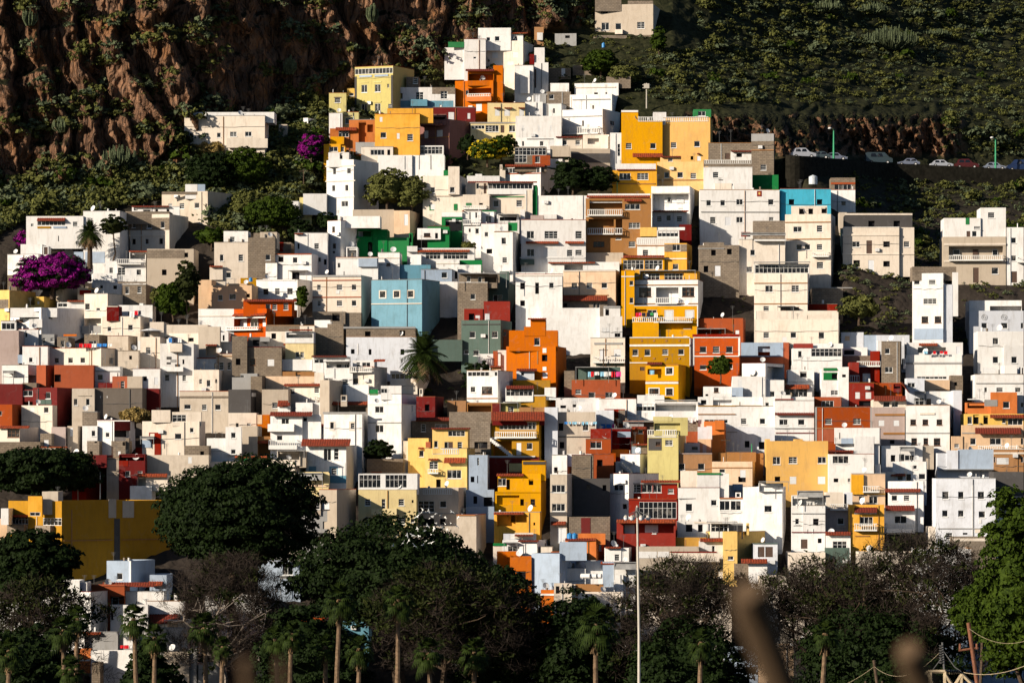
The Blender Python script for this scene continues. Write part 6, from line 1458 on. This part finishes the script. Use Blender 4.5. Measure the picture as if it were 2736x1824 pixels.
SHADED_PAINTS = dict(white=paint('white', (.42, .44, .50)), silver=paint('silver', (.14, .16, .22)), blue=paint('blue', (.015, .03, .09)), dark=paint('dark', (.04, .06, .07)), red=paint('red', (.07, .01, .01)), light=paint('light', (.22, .25, .32)))  # body colours darkened in place of the shade along the road
TYRE = plain('tyre', (.015, .015, .015), .9, .1)
def car(u, dv, col, label, kind, flip, yaw):
    Y = roadY(u)+.6; b = at(u, roadv(u)-.6, Y); root = empty('parked_car', b, label, 'car', 'cars parked along the hillside road'); root.rotation_euler = (0, 0, R(yaw)); root.location.z = b.z+.05; root.scale = (.9,)*3
    L, H, roof = dict(suv=(4.6, 1.85, .55), car=(4.3, 1.45, .5), van=(5.1, 2.2, .8))[kind]; Wd = 1.8; s = -1 if flip else 1
    # side outline swept across the width, narrower at the roof
    pr = [(-L/2, .35), (-L/2, H*.5), (-L*.46, H*.56), (-L*.40, H*.60), (-L*(.34 if kind != 'car' else .28), H*.95), (-L*.2, H), (L*.08, H), (L*.24, H*.62), (L*.42, H*.52), (L/2, H*.42), (L/2, .3)]
    if kind == 'van': pr = [(-L/2, .35), (-L/2, H*.93), (-L*.44, H), (L*.2, H), (L*.36, H*.6), (L*.48, H*.5), (L/2, H*.42), (L/2, .3)]
    mb = MB(); n = len(pr)
    def yy(z): return Wd/2*(1 if z < H*.6 else 1-.16*(z-H*.6)/(H*.4))
    mb.v = [(x*s, -yy(z), z) for x, z in pr]+[(x*s, yy(z), z) for x, z in pr]
    for i in range(n): j = (i+1) % n; mb.f.append((i, j, n+j, n+i)); mb.m.append(0)
    mb.f.append(tuple(range(n))); mb.m.append(0); mb.f.append(tuple(range(2*n-1, n-1, -1))); mb.m.append(0)
    mb.build('body', SHADED_PAINTS[col], root)
    mb = MB()
    for a, b_ in ((-.33, -.1), (-.08, .14)):
        z0, z1 = H*.62, H*.9; e = -Wd/2+.02
        mb.quad((a*L*s, -yy(z0)-.012, z0), (b_*L*s, -yy(z0)-.012, z0), ((b_-.05)*L*s, -yy(z1)-.012, z1), ((a+.03)*L*s, -yy(z1)-.012, z1))
    mb.build('window', GLASS, root)
    for x in (-.31, .31):
        for yv in (-Wd/2+.08, Wd/2-.08):
            mb = MB(); mb.tube((x*L, yv-.1, .33), (x*L, yv+.1, .33), .33, .33, 12); wv = mb.build('wheel', TYRE, root)
            mb = MB(); mb.tube((x*L, yv-.115, .33), (x*L, yv+.115, .33), .18, .18, 8); mb.build('rim', METALW, wv)
    for yv in (-.6, .6):
        mb = MB(); mb.box(L/2*s-.06*s-.03, L/2*s-.06*s+.09, yv-.18, yv+.18, H*.36, H*.46); mb.build('headlight', METALW, root)
for a in [(858, 0, 'white', 'white off road car at the left end of the hillside road', 'suv', 0, 8), (875, 0, 'dark', 'dark blue car right of the white off road car', 'car', 1, -5), (893, 0, 'silver', 'silver blue car under the left green street lamp', 'car', 0, 0),
          (939, 0, 'dark', 'dark van shaped car parked alone in shade', 'van', 0, 6), (971, 0, 'silver', 'silver grey saloon right of the dark van', 'car', 1, -4), (1006, 0, 'white', 'white hatchback with a sunlit rear', 'car', 0, 6),
          (1033, 0, 'red', 'dark red car right of the white hatchback', 'suv', 0, 0), (1063, 0, 'light', 'pale silver car beside the right green street lamp', 'car', 0, 4), (1090, 0, 'blue', 'dark blue van cut by the right edge of the photo', 'van', 1, 0)]: car(*a)
def street_lamp(u, vt, vb, Y, label, mat, r=.09):
    t = at(u, vt, Y); b = at(u, vb, Y); root = empty('street_lamp', b, label, 'street lamp'); h = t.z-b.z
    mb = MB(); mb.tube((0, 0, 0), (0, 0, h-.25), r*1.3, r*.7, 8); mb.tube((0, 0, h-.25), (-.5, -.2, h-.05), r*.6, r*.5, 6); mb.build('pole', mat, root)
    mb = MB(); mb.ball((-.65, -.25, h-.05), .32, 10, 6, sq=.6); mb.build('lamp_head', METALW, root)
street_lamp(891, 137, 172, roadY(891)-1.6, 'tall thin green street lamp at the left end of the hillside road', GREENP, .14)
street_lamp(1064, 147, 184, roadY(1064)-1.6, 'tall thin green street lamp at the right end of the hillside road', GREENP, .14)
street_lamp(742.5, 131.5, 145, float(Yt(742, 140)), 'short white lamp behind the peach baluster parapet', METALW, .1)
def wall_pole(u, vt, vb, label, mat=BARK, r=.1, name='utility_pole', arms=1):
    Y = float(Yt(u, vb))-.5; t = at(u, vt, Y); b = at(u, vb, Y); o = MB(); h = t.z-b.z
    o.tube((0, 0, 0), (0, 0, h), r, r*.75, 7)
    for i in range(arms): o.box(-.7, .7, -.06, .06, h-.35-.5*i, h-.25-.5*i)
    if arms == 2: o.box(-.45, .45, -.3, .1, h-.9, h-.1)
    ob = o.build(name, mat); ob.location = b; tag(ob, label, 'utility pole')
wall_pole(691, 89, 116, 'wooden pole with a transformer box right of the white terraces', POLEM, .12, arms=2)
wall_pole(246, 112, 135, 'very thin mast left of the long low cream house', POLEM, .06, arms=0)
wall_pole(324.5, 181, 203, 'wooden pole above the garden gate house on the slope', BARK, .1)
wall_pole(645, 384-12, 398, 'slim pole beside the big orange cube house', BARK, .1)
wall_pole(659.5, 184.5, 206, 'thin green pole left of the mustard yellow house', GREENP, .08, arms=0)
wall_pole(803.5, 474, 494, 'thin green post on the tan alley terrace', GREENP, .08, arms=0)
wall_pole(776, 468, 508, 'tall brown aerial pole above the tan alley house', BARK, .07)
wall_pole(107, 504, 533, 'white pole behind the yellow ochre apartment house', METALW, .09, arms=0)

# ------------------------------------------------------------------ lamp mast in front of the village
Ym = 250.0; top = at(681, 540, Ym); bx = at(683, 730, Ym)
root = empty('floodlight_mast', (bx.x, Ym, GZ), 'tall pale floodlight mast with a ring of round lamps before the red glazed house', 'lamp mast')
H = top.z-GZ; mb = MB(); mb.tube((0, 0, 0), (-.0, 0, H*.72), .19, .085, 12); mb.tube((0, 0, H*.72), (top.x-bx.x, 0, H), .082, .06, 10); mb.build('pole', POLEM, root)
mb = MB(); tx = top.x-bx.x; zc = H-.6
for a in range(8): mb.tube((tx, 0, zc+.3), (tx+.72*cos(a*pi/4+.3), .72*sin(a*pi/4+.3), zc), .025, .025, 5)
mb.tube((tx, 0, zc-.1), (tx, 0, zc+.5), .12, .1, 8); mb.build('bracket', IRON, root)
for a in range(8):
    x_, y_ = tx+.72*cos(a*pi/4+.3), .72*sin(a*pi/4+.3); mb = MB(); mb.tube((x_, y_, zc-.12), (x_*1.0, y_, zc+.02), .15, .07, 10); l = mb.build('lamp_head', POLEM, root)
    mb = MB(); mb.ball((x_, y_, zc-.16), .13, 10, 6); mb.build('globe', plain('globe_glass', (.75, .8, .9), .2, .6, var=.05) if a == 0 else bpy.data.materials['globe_glass'], l)

# ------------------------------------------------------------------ power lines and leaning poles at the lower right
def pole(u0, v0, u1, v1, Y, r, label, name='utility_pole', mat=BARK):
    a = at(u0, v0, Y); b = at(u1, v1, Y); mb = MB(); o = Vector(b)
    k = (GZ-b.z)/(a.z-b.z); b2 = b+(a-b)*k if b.z > GZ else b
    mb.tube(b2-b2, a-b2, r*1.2, r*.8, 8); mb.tube(a-b2+Vector((-.35, 0, -1.0)), a-b2+Vector((.35, 0, -.9)), .04, .04, 6)
    for s_ in (-.3, .3): mb.tube(a-b2+Vector((s_, 0, -.95)), a-b2+Vector((s_, 0, -.75)), .05, .04, 6)
    ob = mb.build(name, mat); ob.location = b2; tag(ob, label, 'utility pole'); return a
RUST = plain('rusty_pole', (.22, .09, .05), .8, .3, var=.3)
PALEW = plain('pale_wood', (.52, .42, .28), .9, .2, var=.3)
A1 = pole(1035, 665, 1045, 735, 150, .09, 'leaning rusty pole below the bright green right edge tree', mat=RUST)
A2 = pole(934, 705, 938, 735, 150, .07, 'small wooden pole at the bottom right of the photo')
root = empty('pylon', at(1008, 790, 120), 'pale wooden pylon head with insulators at the lower right corner', 'pylon'); Z = root.location.z; Yp = 120; rx0 = root.location.x
def PL(u, v, dy=0): a = at(u, v, Yp+dy); return Vector((a.x-rx0, dy, a.z-Z))
mb = MB()
for a, b in (((992, 717), (975, 735)), ((992, 717), (1010, 717)), ((1028, 720), (1048, 740)), ((1010, 717), (1010, 760)), ((995, 717), (994, 760)), ((1028, 720), (1026, 760)), ((1010, 720), (1024, 742)), ((1028, 720), (1014, 742)), ((992, 719), (1002, 742))):
    mb.tube(PL(*a), PL(*b), .055, .055, 5); mb.tube(PL(*a, .6), PL(*b, .6), .055, .055, 5)
mb.build('frame', PALEW, root)
mb = MB()
for i in range(9): c_ = PL(1005.5+i*.4*0, 696-i*0, 0); 
for i in range(8): z = PL(1006, 689+i*2.6); mb.tube(z, z+Vector((0, 0, -.035)), .075, .045, 8)
mb.tube(PL(1007, 686), PL(1009, 716), .03, .03, 5); mb.build('insulator', IRON, root)
mb = MB()
for i in range(6): z = PL(1012+i*2.4, 717.5); mb.tube(z, z+Vector((.03, 0, 0)), .075, .05, 8)
mb.tube(PL(1009, 716), PL(1030, 719), .03, .03, 5); mb.build('insulator', GLASS, root)
mb = MB(); mb.tube(PL(1006, 692), PL(1020, 712), .018, .018, 4); mb.tube(PL(1020, 712), PL(1027, 717), .018, .018, 4); mb.tube(PL(1006, 703), PL(997, 715), .014, .014, 4); mb.build('cable', IRON, root)
def wire(a, b, sag, r, label, mat=PALEW):
    mb = MB(); n = 20; p = None
    for i in range(n+1):
        t = i/n; q = a.lerp(b, t)+Vector((0, 0, -sag*4*t*(1-t)))
        if p is not None: mb.tube(p, q, r, r, 4, cap=False)
        p = q
    ob = mb.build('power_cable', mat); tag(ob, label, 'cable')
wire(at(1030, 718, 120), at(1100, 709, 110), .15, .009, 'thick pale power cable leaving the pylon to the right edge')
wire(at(1035.5, 671, 150), at(1100, 683, 140), .3, .006, 'thin cable from the leaning rusty pole to the right edge')
wire(at(934.5, 712, 150), at(1004, 697, 122), .5, .006, 'sagging cable between the small wooden pole and the pylon')
wire(at(934, 712, 150), at(885, 738, 155), .1, .006, 'cable running down left from the small wooden pole')

# ------------------------------------------------------------------ dry stalks close to the camera, out of focus
STALK = plain('dry_stalk', (.10, .066, .04), .9, .1, var=.25)
def stalk(us_, Y, r, label):
    mb = MB(); P_ = [at(u, v, Y+i*.02) for i, (u, v) in enumerate(us_)]; e = P_[-1]; P_.append(Vector((e.x+.05, e.y, -1.75)))
    for i in range(len(P_)-1): mb.tube(P_[i], P_[i+1], r*(.8 if i == 0 else 1), r, 8)
    o = mb.build('dry_stalk', STALK); tag(o, label, 'stalk', 'dry stalks close to the lens')
stalk([(798, 632), (806, 656), (820, 692), (838, 740)], 3.2, .0145, 'thickest blurred brown stalk at the lower right')
stalk([(970, 694), (979, 715), (992, 745)], 3.4, .0125, 'shorter blurred brown stalk right of the thickest one')
stalk([(262, 706), (268, 745)], 3.2, .0055, 'faint blurred brown stalk at the lower left')
stalk([(300, 708), (305, 745)], 3.2, .004, 'faintest blurred stalk before the bottom middle left palms')

# ------------------------------------------------------------------ birds
rb = random.Random(4)
BL = [(450, 548), (458, 546), (466, 549), (471, 551), (476, 553), (483, 547), (462, 552), (459, 554), (466, 559), (457, 562), (469, 562), (476, 560), (482, 559), (446, 565), (454, 567), (461, 571), (464, 565), (473, 564), (478, 566), (441, 572), (435, 572), (448, 573), (455, 578), (461, 580), (452, 582), (431, 580), (437, 578), (443, 583), (452, 545), (494, 549), (488, 562), (424, 573), (490, 553), (446, 552), (420, 583)]
bb = MB()
for s in (-1, 1):
    bb.quad((0, .1, .02), (0, -.12, .02), (s*.32, -.06, .16), (s*.32, .1, .15)); bb.quad((s*.32, .1, .15), (s*.32, -.06, .16), (s*.62, .06, .08), (s*.6, .1, .08))
for a, b, r0, r1 in (((0, -.28, 0), (0, -.16, .02), .03, .075), ((0, -.16, .02), (0, .1, 0), .085, .075), ((0, .1, 0), (0, .3, -.02), .075, .02)): bb.tube(a, b, r0, r1, 8)
proto = bb.build('white_bird', GULL)
for i, (u, v) in enumerate(BL):
    o = proto if i == 0 else proto.copy()
    if i: COL.objects.link(o)
    o.location = at(u, v, 521-8*rb.random()); o.scale = (.75,)*3; o.rotation_euler = (R(rb.uniform(-30, 40)), R(rb.uniform(-50, 50)), R(rb.uniform(0, 360)))
    tag(o, 'white bird flying above the broad dark laurel tree', 'bird', 'white birds flying above the broad dark laurel')

# ------------------------------------------------------------------ tanks, washing, air units
def house_front(lbl): return roots[lbl]
def tank(u, v, r, h, mat, label, dy=.8, name='water_tank', lying=False):
    cand = [q for q in rows if q['x0']-3 <= u <= q['x1']+3 and q['yt']-8 <= v <= q['yb']+3]
    Y = (min(c['Y'] for c in cand) if cand else float(Yt(u, v+10)))+dy; b = at(u, v, Y); mb = MB()
    if lying: mb.tube((-.6, .25, r), (.6, -.25, r), r, r, 12); mb.box(-.5, -.4, -.3, .3, -.05, .15); mb.box(.4, .5, -.3, .3, -.05, .15)
    else: mb.tube((0, 0, 0), (0, 0, h*.85), r, r, 12); mb.tube((0, 0, h*.85), (0, 0, h), r, r*.5, 12); mb.tube((0, 0, h), (0, 0, h+.08), r*.2, r*.2, 8)
    o = mb.build(name, mat); o.location = b; tag(o, label, 'water tank')
S = 2.5; X3 = lambda x: 428+x; Y3 = lambda y: y
for a in [(609, 577.5, .42, 1.0, BLUEP, 'left blue plastic tank on the bright orange shed roof'), (614, 577.5, .42, 1.0, BLUEP, 'right blue plastic tank on the bright orange shed roof'),
          (645, 51, .3, .8, BLUEP, 'small blue drum at the foot of the isolated pale house'), (268, 301, .3, .6, BLUEP, 'blue tank on the yellow roof kiosk'),
          (869, 197, .7, 1.4, plain('white_plastic', (.6, .65, .7), .4, .4), 'pale round tank in shade left of the turquoise house')]: tank(*a)
for k, u in enumerate((626, 633, 638)): tank(u, 618, .34, 1, METALW, ('left', 'middle', 'right')[k]+' one of the three white round water heaters', dy=-1.1, name='water_heater', lying=True)
def washing(u0, u1, v, h, label, cols, seed):
    cand = [q for q in rows if q['x0']-3 <= (u0+u1)/2 <= q['x1']+3 and q['yt']-12 <= v+h/2 <= q['yb']+2]
    Y = (min(c['Y'] for c in cand) if cand else float(Yt(u0, v+10)))-.25; a = at(u0, v, Y); b = at(u1, v, Y); rnd = random.Random(seed)
    root = empty('washing_line', a, label, 'washing'); L = b.x-a.x; hh = h*Y/F; mb = MB(); mb.tube((0, 0, 0), (L, 0, 0), .012, .012, 4); mb.build('line', IRON, root)
    x = .05
    while x < L-.3:
        w_ = rnd.uniform(.35, .75); q = hh*rnd.uniform(.6, 1); mb = MB(); c = CLOTHS[rnd.choice(cols)]; n = 5
        for i in range(n): t0, t1 = x+w_*i/n, x+w_*(i+1)/n; o0, o1 = .04*sin(i*1.7+seed), .04*sin((i+1)*1.7+seed); mb.quad((t0, o0, -q), (t1, o1, -q), (t1, 0, 0), (t0, 0, 0))
        mb.build('garment', c, root); x += w_+rnd.uniform(.02, .2)
washing(928-428+128, 1014-428+76, 397, 6, 'long line of coloured washing above the burnt orange house', [0, 0, 0, 2, 3, 5, 7], 1)
washing(138, 154, 332, 7, 'coloured washing on the white walled roof terrace at the left', [0, 5, 2, 3, 0], 2)
washing(180, 196, 361, 6, 'dark and coloured washing above the curving dark red stair edge', [5, 0, 1, 3], 3)
washing(600+3, 633+4, 450.5, 4, 'row of pale washing on the long white parapet with vents', [0, 0, 7, 1], 4)
washing(642, 657, 453, 6, 'blue and pink washing beside the timber roof kiosk', [1, 3, 5, 1], 5)
washing(694, 702, 395.5, 5, 'yellow and blue washing on the notched golden yellow house', [5, 6, 1, 7], 6)
washing(128, 143, 689, 5, 'short line of pink and red washing at the bottom left', [2, 0, 3, 0], 7)
washing(679, 702, 334, 5, 'mixed washing on the left lilac balcony', [0, 2, 4, 5, 3], 8)
washing(987, 1013, 375, 4, 'coloured washing on the wide white house roof at the right', [2, 7, 0, 5], 9)
washing(80, 120, 367, 5, 'blue white and red washing above the beige three window house', [0, 1, 2, 0, 5], 10)
washing(712, 745, 442+4, 6, 'row of towels on the white terrace wall below the golden yellow house', [0, 3, 4, 7, 0], 11)
def parasol(u, v, label):
    Y = float(Yt(u, v+14))-1; b = at(u, v+9, Y); root = empty('parasol', b, label, 'parasol'); mb = MB(); n = 10; k = [(0, 0, 1.5)]+[(1.9*cos(2*pi*i/n), 1.9*sin(2*pi*i/n), 1.05) for i in range(n)]
    mb.v = k; mb.f = [(0, 1+i, 1+(i+1) % n) for i in range(n)]; mb.m = [0]*n; mb.build('canopy', CLOTHS[0], root); mb = MB(); mb.tube((0, 0, -.2), (0, 0, 1.5), .03, .03, 6); mb.build('pole', METALW, root)
parasol(161, 352, 'open white parasol on the low cream roof at the left')
for i, (u, v) in enumerate([(148, 320)]): pass
